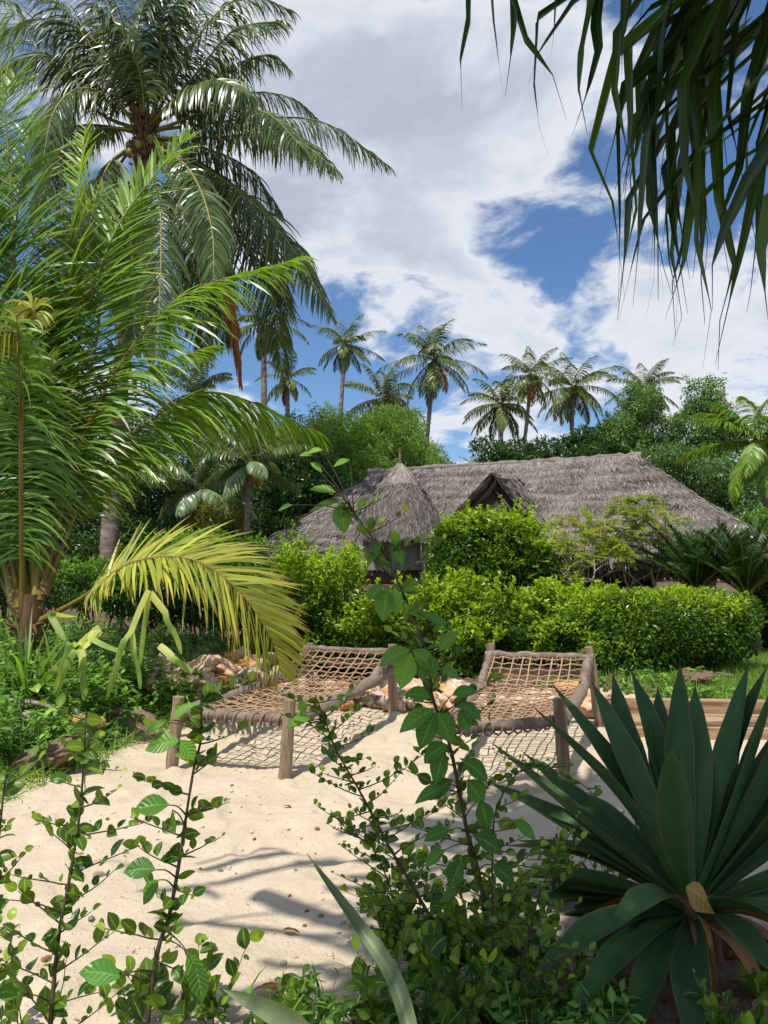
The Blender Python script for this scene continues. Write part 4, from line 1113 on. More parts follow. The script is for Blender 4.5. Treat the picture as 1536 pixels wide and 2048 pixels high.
# ------------------------------------------------------------------ rope beds
def rope_bed(corners, hs, label, leans):
    """corners: front left, front right, back right, back left on the sand"""
    global rng
    FL, FR, BR, BL = [np.array([x, y, 0.0]) for x, y in corners]
    for p in (FL, FR, BR, BL): p[2] = hz(p[0], p[1])
    c = (FL + FR + BR + BL) / 4
    t = thing('rope_bed', label, 'rope bed', (c[0], c[1], hz(c[0], c[1])))
    Z = lambda p, z: np.array([p[0], p[1], z])
    rail = .45
    for p, h, ln in zip((FL, FR, BR, BL), (hs[0], hs[0], hs[1], hs[1]), leans):
        mb = MB()
        n = 9; s = np.linspace(-.08, h, n)
        path = np.stack([p[0] + ln[0] * (1 - s / h), p[1] + ln[1] * (1 - s / h), p[2] + s], 1)
        tube(mb, path, np.linspace(.053, .048, n) * (1 + .04 * rng.normal(size=n)), 14, .5, 0, True, .025)
        mb.build('leg', M['post_wood'], t)
    inw = lambda p, q, d: p + nz(q - p) * d
    hb = hs[1] - .06
    jl, jr = BL * .74 + FL * .26, BR * .74 + FR * .26           # hinge of the raised back
    jl, jr = Z(jl, rail + .02), Z(jr, rail + .02)
    tl, tr_ = Z(BL + (FL - BL) * .02, hb), Z(BR + (FR - BR) * .02, hb)
    fl, fr = Z(inw(FL, BL, .07), rail), Z(inw(FR, BR, .07), rail)
    bl, br = Z(BL, rail + .03), Z(BR, rail + .03)
    def rod(a, b, r, name, mat='rail_wood', sag=0, n=16):
        mb = MB(); q = a + (b - a) * np.linspace(0, 1, n)[:, None]; q[:, 2] -= sag * np.sin(np.linspace(0, PI, n))
        q += rng.normal(size=(n, 3)) * .004
        tube(mb, q, r * (1 + .10 * rng.normal(size=n)), 12, .5, 0, True, .07); return mb.build(name, M[mat], t)
    rod(fl + nz(fl - fr) * .06, fr + nz(fr - fl) * .06, .041, 'front_rail')
    rod(fl, bl, .043, 'side_rail', sag=.02); rod(fr, br, .046, 'side_rail', sag=.02)
    rod(jl, tl, .038, 'back_frame'); rod(jr, tr_, .042, 'back_frame')
    rod(tl + nz(tl - tr_) * .05, tr_ + nz(tr_ - tl) * .05, .038, 'top_rail')
    rod(Z(BL, .55), Z(BR, .55), .04, 'back_crossbar')
    def lash(a, b, r, turns, mt='lash'):
        mb = MB(); n = turns * 9; s = np.linspace(0.02, .98, n); d = nz(b - a); x = nz(np.cross(d, [0, 0, 1.])); y = np.cross(x, d)
        ph = np.linspace(0, turns * 2 * PI, n) + .5 * np.sin(s * 30)
        q = a + (b - a) * s[:, None] + (np.cos(ph)[:, None] * x + np.sin(ph)[:, None] * y) * (r * (1 + .05 * np.sin(s * 50)))[:, None]
        q[:, 2] -= .02 * np.sin(s * PI)
        tube(mb, q, .0085, 5, .3 + .4 * rng.random(), 0, False); return mb.build('rope_lashing', M[mt], t)
    lash(fr, jr, .050, 66); lash(fl, jl, .047, 62); lash(jl, tl, .042, 9); lash(jr, tr_, .046, 10); lash(fl, fr, .050, 12, 'lash'); lash(tl, tr_, .041, 10)
    # nets
    def net(a, b, c_, d, nu, nv, name, r, sagd, jig):
        """a b lower edge, d c upper edge"""
        mb = MB()
        def pt(s, q): 
            p = (a * (1 - s) + b * s) * (1 - q) + (d * (1 - s) + c_ * s) * q
            return p - np.array([0, 0, sagd * math.sin(PI * s) ** .8 * math.sin(PI * min(max(q, 0), 1)) ** .8])
        for i in range(nv):
            q0 = (i + .5) / nv + rng.normal() * jig; q1 = q0 + rng.normal() * jig * 1.6
            ph = rng.uniform(0, 6)
            path = np.array([pt(s, q0 + (q1 - q0) * s + .25 * jig * math.sin(s * 9 + ph)) + np.array([0, 0, .006 * (-1) ** int(s * nu + i)]) for s in np.linspace(0, 1, 24)])
            tube(mb, path, r, 5, .2 + .6 * rng.random(), 0, False)
        for i in range(nu):
            s0 = (i + .5) / nu + rng.normal() * jig * .6; s1 = s0 + rng.normal() * jig
            path = np.array([pt(s0 + (s1 - s0) * q + .2 * jig * math.sin(q * 11 + i), q) + np.array([0, 0, .004]) for q in np.linspace(0, 1, 24)])
            tube(mb, path, r, 5, .2 + .6 * rng.random(), 0, False)
        return mb.build(name, M['rope'], t)
    net(fl, fr, jr, jl, 11, 27, 'seat_net', .0072, .07, .012)
    net(jl, jr, tr_, tl, 10, 6, 'back_net', .008, .02, .008)
rng = np.random.default_rng(61)
b1 = [G(355, 1537)[:2], G(578, 1560)[:2], G(785, 1428)[:2], None]
b1[3] = b1[0] + (b1[2] - b1[1])
rope_bed([tuple(x) for x in b1], (.60, .75), 'rustic wooden bed strung with rope, nearest the rocks and yellowing frond', [(-.05, 0), (-.03, 0), (.0, 0), (0, 0)])
rope_bed([(.36, 5.72), (1.36, 6.06), (2.12, 8.05), (1.14, 8.3)], (.58, .77), 'rustic wooden bed strung with rope, half hidden by the shrub and agave', [(.04, -.05), (.03, 0), (.10, 0), (0, 0)])

# ------------------------------------------------------------------ coral rocks
def rock_mesh(name, seed, mat, flat=.7):
    r = np.random.default_rng(seed)
    bm = bmesh.new(); bmesh.ops.create_icosphere(bm, subdivisions=4, radius=1.0)
    off = Vector(r.uniform(-20, 20, 3).tolist())
    for v in bm.verts:
        d = v.co.copy()
        k = 1 + .42 * mnoise.noise(d * 1.1 + off) + .26 * mnoise.noise(d * 2.6 + off) + .16 * mnoise.noise(d * 6 + off) 
        cav = mnoise.noise(d * 7.5 - off)
        if cav > .22: k -= (cav - .22) * .5
        v.co = d * k
        v.co.z *= flat
    for f in bm.faces: f.smooth = True
    me = bpy.data.meshes.new(name); bm.to_mesh(me); bm.free(); me.materials.append(M[mat])
    return me
RM = [rock_mesh('coral_rock', 1, 'coral'), rock_mesh('coral_rock', 2, 'coral_pale'), rock_mesh('coral_rock', 3, 'coral'), rock_mesh('coral_rock', 4, 'coral_grey', .6), rock_mesh('coral_rock', 5, 'coral_pale', .8), rock_mesh('coral_rock', 6, 'coral_orange', .75)]
rng = np.random.default_rng(5)
def rock(me, x, y, s, label, group=None, dz=0.0, sc=(1, 1, 1)):
    o = bpy.data.objects.new('coral_rock', me); COL.objects.link(o)
    o.location = (x, y, hz(x, y) + s * .28 + dz); o.rotation_euler = (rng.uniform(-.4, .4), rng.uniform(-.4, .4), rng.uniform(0, 6.28))
    o.scale = (s * sc[0] * rng.uniform(.85, 1.2), s * sc[1] * rng.uniform(.85, 1.2), s * sc[2] * rng.uniform(.8, 1.15))
    return tag(o, label, 'rock', group)
p = G(150, 1500); rock(RM[5], p[0], p[1] + .1, .19, 'large smooth orange rock among the weeds at the sand edge', dz=.02, sc=(1.15, .8, .9))
p = G(75, 1545); rock(RM[3], p[0], p[1], .26, 'rough grey brown boulder at the sand edge nearest the camera', sc=(1.3, .8, .7))
p = G(265, 1470); rock(RM[3], p[0], p[1], .26, 'rough grey and orange boulder with dry grass behind the first bed leg', sc=(1.2, .8, .85))
p = G(440, 1400); rock(RM[0], p[0], p[1], .22, 'big lumpy orange boulder under the tip of the yellowing frond', dz=.1)
p = G(500, 1380); rock(RM[2], p[0], p[1], .2, 'brown orange block leaning against the rock pile under the frond', dz=.05, sc=(.7, .8, 1.5))
p = G(305, 1415); rock(RM[1], p[0] - .05, p[1], .15, 'white coral rock at the near end of the pile', dz=.08)
for k in range(62):
    s = rng.random() ** .8; q = np.array([290, 1432]) * (1 - s) + np.array([560, 1395]) * s
    p = G(q[0] + rng.normal() * 14, q[1] + rng.normal() * 5); r_ = rng.uniform(.08, .17)
    rock(RM[[0, 1, 2, 0, 5, 4][k % 6]], p[0], p[1] + rng.uniform(-.15, .5), r_, 'rough coral rock in the pile below the yellowing frond', 'coral rocks piled below the yellowing frond', dz=rng.uniform(0, .30) * (.4 + s))
for k in range(72):
    s = rng.random(); x = -1.6 + 4.3 * s; y = 9.0 - .22 * max(x, 0) + rng.normal() * .15
    rock(RM[[0, 1, 2, 4, 5, 2][k % 6]], x, y + .15, rng.uniform(.09, .19), 'rough coral rock in the low row behind the rope beds', 'coral rocks in a row behind the beds', dz=rng.uniform(0, .15))
for k in range(14):
    p = G(rng.uniform(1380, 1480), rng.uniform(1392, 1408)); rock(RM[3], p[0], p[1] + .4, rng.uniform(.07, .12), 'grey rock along the lawn edge above the planks', 'grey rocks along the lawn edge', dz=.04)
PB = [rock_mesh('pebble', 31, 'pebble', .6), rock_mesh('pebble', 32, 'coral_orange', .6), rock_mesh('pebble', 33, 'coral_pale', .6)]
for k in range(60):
    p = G(rng.uniform(0, 860), rng.uniform(1560, 1950)); x, y = p[0], p[1]
    o = bpy.data.objects.new('pebble', PB[[0, 0, 2, 1][k % 4]]); COL.objects.link(o); s = rng.uniform(.007, .019) * (1.6 if rng.random() < .12 else 1)
    o.location = (x, y, hz(x, y) + s * .25); o.scale = (s, s * .8, s); o.rotation_euler = (0, 0, rng.uniform(0, 6))
    tag(o, 'small pale pebble lying on the sand', 'pebble', 'pebbles on the sand')

# ------------------------------------------------------------------ timber step, sticks, lawn
def plank(c, L_, D_, Hh, rot, label, name='timber_plank', mat='plank', cat='plank'):
    bm = bmesh.new(); bmesh.ops.create_cube(bm, size=1.0)
    bmesh.ops.scale(bm, vec=(L_, D_, Hh), verts=bm.verts)
    bmesh.ops.subdivide_edges(bm, edges=[e for e in bm.edges if abs(e.verts[0].co.x - e.verts[1].co.x) > L_ * .5], cuts=18, use_grid_fill=True)
    for v in bm.verts:
        v.co.y += .012 * mnoise.noise(Vector((v.co.x * 2.2, v.co.z * 3, L_))); v.co.z += .014 * mnoise.noise(Vector((v.co.x * 1.7, 4, v.co.y)))
    bmesh.ops.bevel(bm, geom=list(bm.edges), offset=.008, segments=2, affect='EDGES', clamp_overlap=True)
    me = bpy.data.meshes.new(name); bm.to_mesh(me); bm.free(); me.materials.append(M[mat])
    o = bpy.data.objects.new(name, me); COL.objects.link(o); o.location = c; o.rotation_euler = rot
    return tag(o, label, cat)
x0 = 3.4
plank((x0 + .1, 7.55, -.02), 2.6, .12, .22, (0, 0, -.05), 'lower weathered timber plank of the step behind the agave')
plank((x0 + .2, 8.15, .10), 2.7, .14, .30, (0, .01, -.05), 'upper weathered timber plank of the step below the lawn')
plank((x0 + .15, 7.86, .10), 2.6, .42, .05, (0, 0, -.05), 'flat timber tread board between the two step planks')
def stalk(pts, r, label, w=1.0):
    mb = MB(); q = catmull(pts, 14); tube(mb, q, r * np.linspace(1, .7, 14), 8, .5, 0, True, .06)
    return tag(mb.build('dry_stalk', M['stick'], None, q[0]), label, 'dry stalk')
stalk([P(-40, 1398, 7.1), P(60, 1405, 7.1), P(115, 1418, 7.2)], .028, 'longest grey dry palm stalk lying across the weeds')
stalk([P(8, 1396, 7.3), P(70, 1403, 7.3), P(116, 1412, 7.4)], .02, 'thin dry palm stalk lying just behind the longest one')
stalk([P(46, 1428, 6.9), P(66, 1437, 6.9), P(84, 1446, 6.9)], .026, 'short broken grey stalk end below the longer stalks')
stalk([P(125, 1386, 7.6), P(165, 1383, 7.6)], .014, 'short pale stick under the bent green leaves')
rng = np.random.default_rng(4)
n = 46000
x = rng.uniform(2.7, 8.5, n); y = rng.uniform(8.5, 12.6, n); ok = (y > 8.65 + .05 * x) & (x > 3.5 + .25 * rng.random(n) - .9 * (rng.random(n) < .25))
base = np.stack([x, y, H(x, y)], 1)[ok]; n = len(base)
mb = MB(); ribbons(mb, base, nz(rng.normal(size=(n, 3)) * np.array([.4, .4, .1]) + np.array([0, 0, 1])), rnd(n), rng.uniform(.07, .17, n), .012, [1, .8, .4, .05], rng.uniform(.3, 1.3, n), 0, rng.random(n))
tag(mb.build('lawn_grass', M['grass_leaf']), 'short bright lawn grass beside the clipped hedge', 'grass', kind='stuff')

# ------------------------------------------------------------------ weeds on the left bank
def rosette(mb, c, n, L, W, prof, el=(20, 70), droop=.8, tint=(0, 1), fold=.25, mat=0):
    az = rng.uniform(0, 2 * PI, n); e = np.radians(rng.uniform(*el, n))
    d = np.stack([np.cos(e) * np.cos(az), np.cos(e) * np.sin(az), np.sin(e)], 1)
    w_ = np.stack([-np.sin(az), np.cos(az), 0 * az], 1) + .25 * rng.normal(size=(n, 3))
    ribbons(mb, np.tile(c, (n, 1)) + d * .01, d, w_, L * rng.uniform(.6, 1.2, n), W * rng.uniform(.7, 1.2, n), prof, droop * rng.uniform(.4, 1.5, n), fold, rng.uniform(*tint, n), mat)
OV = [.12, .75, 1.0, .8, .42, .03]
LAN = [.3, .8, 1, .8, .45, .03]
rng = np.random.default_rng(19)
weed = MB()
def weedplant(mb, g, h, leafL, leafW, nl, lean=.25, tint=(0, .8)):
    """a soft stem carrying leaves all the way up"""
    d = nz(np.array([rng.normal() * lean, rng.normal() * lean, 1]))
    top = g + d * h
    tube(mb, [g, (g + top) / 2 + rng.normal(size=3) * .02, top], [.006, .005, .002], 4, .4, 0, False)
    u_ = rng.uniform(.15, 1.0, nl)
    p = g + (top - g) * u_[:, None]
    az = rng.uniform(0, 2 * PI, nl); e = np.radians(rng.uniform(-10, 55, nl))
    dd = np.stack([np.cos(e) * np.cos(az), np.cos(e) * np.sin(az), np.sin(e)], 1)
    w_ = np.stack([-np.sin(az), np.cos(az), 0 * az], 1) + .3 * rng.normal(size=(nl, 3))
    ribbons(mb, p, dd, w_, leafL * rng.uniform(.6, 1.25, nl), leafW * rng.uniform(.7, 1.2, nl), OV, .9, .22, np.clip(rng.uniform(*tint, nl) * (.6 + .6 * u_), 0, 1))
for k in range(1350):
    y = rng.uniform(5.5, 13.0); x = xb(y) - .05 - abs(rng.normal()) * 1.7 if y < 9.2 else rng.uniform(-9, -1.7)
    if x < -9: continue
    d = xb(min(y, 9.3)) - x
    h = rng.uniform(.08, .28) + .32 * sstep(.2, 1.6, d) * rng.random()
    weedplant(weed, np.array([x, y, hz(x, y)]), h, rng.uniform(.06, .13), rng.uniform(.02, .055), int(8 + 26 * h))
for k in range(150):
    x = rng.uniform(1.9, 4.2); y = rng.uniform(8.75, 10.2)
    weedplant(weed, np.array([x, y, hz(x, y)]), rng.uniform(.06, .22), .08, .035, 10)
tag(weed.build('weeds', M['weed_leaf']), 'tangle of soft green weeds covering the bank', 'weeds', kind='stuff')
mb = MB(); n = 4200
y = rng.uniform(5.4, 10.5, n); x = xb(np.minimum(y, 9.2)) + .12 - abs(rng.normal(size=n)) * .8
base = np.stack([x, y, H(x, y)], 1)
ribbons(mb, base, nz(rng.normal(size=(n, 3)) * np.array([.6, .6, .1]) + np.array([0, 0, 1])), rnd(n), rng.uniform(.08, .3, n), .008, [1, .9, .6, .05], rng.uniform(.5, 2.2, n), 0, rng.random(n))
tag(mb.build('bank_grass', M['grass_leaf']), 'thin grass trailing from the bank onto the sand', 'grass', kind='stuff')
# taller plants on the bank
for k, (px, py, Y, h, lab) in enumerate([(275, 1300, 8.3, .62, 'leafy weed reaching up in front of the yellowing frond'), (385, 1320, 8.6, .4, 'round leaved weed above the rock pile'), (225, 1380, 7.6, .5, 'dark leaved weed under the tall bent leaf'), (60, 1330, 8.0, .5, 'broad leaved weed at the edge below the young palm'), (105, 1480, 6.6, .42, 'leafy weed behind the orange rock'), (20, 1500, 6.2, .5, 'dense dark weed by the grey brown boulder'), (330, 1380, 8.2, .45, 'bushy weed beside the bent leaves and rocks')]):
    mb = MB(); c = P(px, py, Y)
    t = None
    for j in range(9):
        gx, gy = c[0] + rng.normal() * .16, Y + rng.normal() * .14
        weedplant(mb, np.array([gx, gy, hz(gx, gy)]), h * rng.uniform(.7, 1.15), .12, .05, 26, .2)
    tag(mb.build('leafy_weed', M['weed_leaf'], None, np.array([c[0], Y, hz(c[0], Y)])), lab, 'weed')
# long blade grass tuft by the palm base
mb = MB(); g = P(55, 1290, 7.6); g[2] = hz(g[0], g[1])
rosette(mb, g, 46, 1.05, .034, [.5, .9, 1, .9, .7, .4, .03], (45, 85), 1.7, (0, .5), .2)
tag(mb.build('grass_tuft', M['grass_leaf'], None, g), 'tuft of long dark arching blades at the foot of the young palm', 'grass tuft')
mb = MB(); g = P(105, 1300, 7.9); g[2] = hz(g[0], g[1])
rosette(mb, g, 40, .8, .03, [.5, .9, 1, .9, .7, .4, .03], (45, 85), 1.9, (0, .5), .2)
tag(mb.build('grass_tuft', M['grass_leaf'], None, g), 'shorter tuft of arching blades between the young palm and the bent leaves', 'grass tuft')
# bent, snapped strap leaves
def bent(pts, Y, w, label):
    mb = MB(); q = np.array([P(px, py, Y + dy) for px, py, dy in pts])
    seg = []
    for a, b in zip(q[:-1], q[1:]):
        u_ = np.linspace(0, 1, 7)[:-1, None]; seg.append(a + (b - a) * u_ + np.sin(u_ * PI) * rng.normal(size=3) * .006)
    seg = np.concatenate(seg + [q[-1:]])
    W_ = w * np.interp(np.linspace(0, 1, len(seg)), [0, .04, .5, .9, 1], [.9, 1, .95, .8, .35])
    path_ribbon(mb, seg, W_, np.array([1, rng.uniform(-.6, .6), 0.1]), .16, np.clip(np.linspace(1.1, .0, len(seg)) + .3 * np.sin(np.linspace(0, 9, len(seg))), 0, 1), 0, .0)
    g = q[-1]
    return tag(mb.build('bent_leaf', M['cut_leaf'], None, g), label, 'strap leaf')
for pts, lab in [
    ([(296, 1180, 0), (262, 1262, -.1), (248, 1280, -.2), (232, 1335, -.15), (214, 1395, 0)], 'long snapped strap leaf kinked halfway, tallest of those on the bank'),
    ([(298, 1184, 0), (290, 1240, .05), (280, 1330, .1)], 'broad pale green strap leaf hanging straight from the tall kink'),
    ([(262, 1262, -.1), (268, 1310, -.15), (280, 1378, -.1)], 'pale yellow green strap leaf hanging below the kinked one'),
    ([(300, 1186, 0), (330, 1225, -.1), (345, 1260, -.1), (362, 1308, -.1)], 'strap leaf bent towards the yellowing frond'),
    ([(200, 1255, .1), (160, 1290, 0), (140, 1285, -.1), (126, 1335, -.1), (110, 1390, 0)], 'strap leaf folded down into two yellow green lengths'),
    ([(200, 1262, .1), (163, 1296, 0), (150, 1300, -.1), (128, 1340, -.1), (112, 1395, 0)], 'narrow strap leaf lying along the folded yellow green one'),
    ([(155, 1232, .2), (106, 1226, 0), (102, 1232, 0), (130, 1280, -.1)], 'strap leaf snapped sharply at its upper corner'),
    ([(200, 1258, .1), (182, 1275, 0), (235, 1300, -.1), (248, 1310, -.1)], 'pale strap leaf stretched sideways between the folded ones'),
    ([(135, 1320, 0), (105, 1345, 0), (62, 1388, .1)], 'thin yellow strap leaf slanting down to the dry stalks'),
    ([(160, 1300, .1), (163, 1340, 0), (168, 1400, 0)], 'dark green strap leaf hanging in the shade of the folded ones'),
    ([(318, 1290, .1), (350, 1320, 0), (385, 1345, 0)], 'striped strap leaf pointing at the rock pile')]:
    bent(pts, 7.2, .072, lab)

# ------------------------------------------------------------------ agave and its neighbours
def agave(c, tips, L, wid, mat, t, seed=1, front=(), nm='leaf'):
    global rng
    rng = np.random.default_rng(seed)
    for px, py, s in tips:
        Lk = L * s
        v = ray(px, py); v = v / np.linalg.norm(v); o = CAM - c
        b_ = v @ o; disc = b_ * b_ - (o @ o - Lk * Lk)
        if disc < 0: k = -b_
        else: k = -b_ + (math.sqrt(disc) if (px, py) not in front else -math.sqrt(disc))
        tip = CAM + v * k
        d = tip - c; ln = np.linalg.norm(d)
        st = c + nz(d) * .06
        mid = c + d * .5 + np.array([0, 0, .06 * (1 - abs(nz(d)[2]))]) * 1.0
        mid = mid + rng.normal(size=3) * .022 * Lk
        q = catmull([st, mid, tip], 22)
        W_ = wid * np.interp(np.linspace(0, 1, 22), [0, .12, .35, .6, .85, .97, 1], [.42, .5, .85, 1, .52, .1, .02]) * rng.uniform(.9, 1.1)
        out = nz(np.array([d[0], d[1], 0]) + 1e-6)
        wd = np.cross(nz(d), [0, 0, 1.]) if abs(nz(d)[2]) < .96 else np.cross(nz(d), -out)
        wd = nz(wd + rng.normal(size=3) * .12)
        mb = MB(); path_ribbon(mb, q, W_, wd, .5, rng.uniform(.05, .9), 0, .022)
        o_ = mb.build(nm, M[mat], t)
        sp_ = MB(); e = nz(q[-1] - q[-2]); tube(sp_, [q[-1] - e * .012, q[-1] + e * .022], [.0035, .0006], 5); sp_.build('spine', M['twig'], o_, origin=np.array(t.location))
ac = P(1385, 1812, 3.45)
ag = np.array([ac[0], ac[1], hz(ac[0], ac[1])])
AT = thing('agave', 'large dark green agave rosette in the shade with stiff pointed leaves', 'agave', ag)
mb = MB(); tube(mb, [ag, ac + np.array([0, 0, .05])], [.12, .09], 12); mb.build('stem', M['fibre'], AT)
fr = ((1342, 1494), (1184, 1925), (1221, 1859), (1142, 2030), (1388, 2120), (1560, 1960), (1054, 1965), (1250, 2120), (1640, 1880), (1480, 2150))
agave(ac, [(1071, 1417, 1), (1106, 1370, 1.1), (1183, 1362, 1.05), (1225, 1348, 1.12), (1263, 1342, 1.08), (1315, 1375, 1.0), (1342, 1494, .85), (1360, 1326, 1.08), (1390, 1372, 1.0), (1498, 1326, 1.1), (1535, 1331, 1.12),
           (1600, 1400, 1.1), (1680, 1480, 1.1), (1640, 1560, 1.0), (1740, 1650, 1.1), (1760, 1780, 1.1), 
           (988, 1489, 1.05), (1049, 1507, 1), (972, 1562, 1.05), (1012, 1690, 1.0), (1040, 1681, .95), (1018, 1811, .95), (1050, 1877, .95), (1054, 1965, .95), (1142, 2030, .9), (1184, 1925, .6), (1221, 1859, .5),
           (1388, 2120, .75), (1560, 1960, .7), (1250, 2120, .85), (1640, 1880, .8), (1150, 1600, .9), (1480, 1440, .93), (1700, 1400, 1.15), (1650, 1330, 1.2), (1565, 1335, 1.1), (1780, 1560, 1.15), (1760, 1720, 1.1), (1720, 1850, 1.0), (1650, 1990, .9), (1620, 2090, .9), (1000, 1750, 1.0), (1025, 1770, .97), (1080, 1930, .95), (1040, 1600, 1.0), (1100, 1560, .98), (1020, 1910, 1.0)], 1.02, .142, 'agave', AT, 3, fr)
rng = np.random.default_rng(14)
for k in range(11):                                            # withered skirt round the stem
    a = rng.uniform(0, 2 * PI); d0 = np.array([math.cos(a), math.sin(a), 0])
    q = catmull([ac + d0 * .08 + np.array([0, 0, -.02]), ac + d0 * .28 + np.array([0, 0, -.05]), ac + d0 * rng.uniform(.4, .55) + np.array([0, 0, ag[2] - ac[2] + .03])], 12)
    mb = MB(); path_ribbon(mb, q, .08 * np.interp(np.linspace(0, 1, 12), [0, .3, .8, 1], [.6, 1, .6, .05]), np.cross(d0, [0, 0, 1.]) + rng.normal(size=3) * .2, .6, rng.random()); tag(mb.build('leaf', M['dry_leaf'], AT), 'withered brown blade drooping at the base')
def curled_leaf(c, L_, W_, label, mat='dry_leaf', d=None, up=None, name='dead_leaf', droop=1.2, twist=.8):
    mb = MB(); d = np.array([1, .2, .3]) if d is None else np.array(d, float)
    ribbons(mb, np.array([c]), np.array([nz(d)]), np.array([np.cross(nz(d), [0, 0, 1.]) if up is None else up]), L_, W_, [.1, .6, .9, 1, .8, .45, .03], droop, .35, rng.random(), 0, twist)
    return tag(mb.build(name, M[mat], None, np.array(c)), label, 'dead leaf')
curled_leaf(P(1372, 1775, 3.18), .15, .12, 'golden brown dry leaf caught in the heart of the agave', 'gold_leaf', (.9, -.1, -.25), up=(0.2, .4, 1))
curled_leaf(P(1395, 1830, 3.1), .13, .05, 'narrow olive brown leaf hanging from the heart of the agave', 'gold_leaf', (.5, -.2, -.9))
curled_leaf(P(1112, 1915, 2.95), .08, .07, 'dark red brown leaf lying on a lower agave blade', 'dry_leaf', (.7, .0, .1))
def sand_leaf(px, py, s, lab, mat='dry_leaf', d=(1, .3, .15)):
    p = G(px, py); curled_leaf((p[0], p[1], hz(p[0], p[1]) + .015), s, s * .55, lab, mat, d)
sand_leaf(565, 1862, .085, 'curled rust brown leaf lying on the open sand', d=(1, .2, .35))
sand_leaf(566, 1622, .07, 'small brown leaf on the sand near the bed leg', d=(1, .5, .1))
sand_leaf(720, 1810, .05, 'small tan leaf on the shaded sand by the thin blade', d=(1, -.4, .1))
sand_leaf(575, 1797, .035, 'tiny dark leaf scrap on the sand above the curled leaf', d=(.5, 1, .1))
sand_leaf(505, 1685, .04, 'tiny tan leaf scrap on the sand beside the leaning stem', d=(.5, 1, .1))
sand_leaf(510, 1985, .16, 'large folded tan dead leaf at the edge of the undergrowth', d=(.6, -.3, .45))
sand_leaf(560, 2010, .12, 'dry brown leaf lying under the large folded dead leaf', d=(1, -.1, .1))

# a second agave, its heart below the picture
def low_agave():
    c = np.array([.10, 2.05, .10])
    t = thing('agave', 'pale green agave blades reaching up from the bottom edge', 'agave', (c[0], c[1], hz(c[0], c[1])))
    def blade(pts, w, tw, wd):
        q = catmull(np.array([P(px, py, Y) for px, py, Y in pts]), 24)
        mb = MB(); path_ribbon(mb, q, w * np.array(tw), wd, .45, np.linspace(.7, .1, 24), 0, .012)
        mb.build('leaf', M['agave_pale'], t)
    tp = np.interp(np.linspace(0, 1, 24), [0, .2, .5, .8, .97, 1], [.8, 1, .85, .45, .08, .02])
    blade([(835, 2110, 2.15), (790, 1960, 2.3), (715, 1845, 2.45), (612, 1705, 2.55)], .05, tp, (1, .2, .55))
    blade([(640, 2090, 2.2), (560, 2030, 2.3), (445, 1978, 2.4)], .07, tp, (.3, .3, 1))
    blade([(700, 2130, 2.1), (600, 2100, 2.0), (500, 2080, 1.9)], .08, tp, (.2, -.9, .5))
    blade([(800, 2140, 2.1), (900, 2090, 2.0), (1000, 2070, 1.9)], .08, tp, (.2, -.9, .5))
    q = catmull(np.array([P(660, 2100, 2.25), P(590, 2040, 2.3), P(520, 2000, 2.38)]), 12)
    mb = MB(); path_ribbon(mb, q, .035 * np.linspace(1, .3, 12), (.3, .4, 1), .3, .8); tag(mb.build('leaf', M['dry_leaf'], t), 'dry brown blade')
low_agave()

# ------------------------------------------------------------------ foreground shrubs
def twig_with_leaves(st, lv, p0, d, L_, leaf, n, r=.0028, roundness=.75, tint=(.0, .55), tip=True):
    d = nz(d)
    m = 7; q = [p0]
    for k in range(m - 1):
        d = nz(d + rng.normal(size=3) * .07 + np.array([0, 0, .03])); q.append(q[-1] + d * L_ / (m - 1))
    q = np.array(q); tube(st, q, np.linspace(r, r * .4, m), 5, .5, 0, False)
    u_ = np.linspace(.12, 1.0, n) + rng.normal(size=n) * .02
    x = np.clip(u_, 0, 1) * (m - 1); i = np.minimum(x.astype(int), m - 2); f = (x - i)[:, None]
    p = q[i] * (1 - f) + q[i + 1] * f
    sd = nz(np.cross(d, [0, 0, 1.]))
    sg = np.where(np.arange(n) % 2 == 0, 1, -1)[:, None]
    dd = nz(d * .55 + sd * sg * .45 + np.array([0, 0, .65]) + rng.normal(size=(n, 3)) * .32)
    ww = np.cross(dd, rnd(n) * .5 + np.array([0, -.5, .6])); 
    sz = leaf * rng.uniform(.4, 1.45, n) * (1 - .35 * u_)
    # short stalk then blade
    ribbons(lv, p + dd * .006, dd, ww, sz, sz * roundness * rng.uniform(.7, 1.1, n), [.1, .8, 1.0, .92, .62, .05], rng.uniform(-.3, 2.0, n), rng.uniform(.15, .5), np.clip(rng.uniform(*tint, n) + .6 * (u_ > .93), 0, 1))

def big_leaf(lv, px, py, Y, ang, L_, W_, tilt=0.0, face=None, tint=.4, droop=.5, mat=0):
    """leaf whose stalk end is at the pixel and which points along ang (degrees, clockwise from right on the picture)"""
    p = P(px, py, Y); a = math.radians(ang)
    d = np.array([math.cos(a), tilt, -math.sin(a)])
    fc = np.array([-.2, -.6, .75]) if face is None else np.array(face, float)
    w_ = np.cross(nz(d), nz(fc))
    ribbons(lv, np.array([p]), np.array([nz(d)]), np.array([w_]), L_, W_, [.06, .5, .85, 1.0, .95, .75, .42, .04], droop, .22, tint, mat)

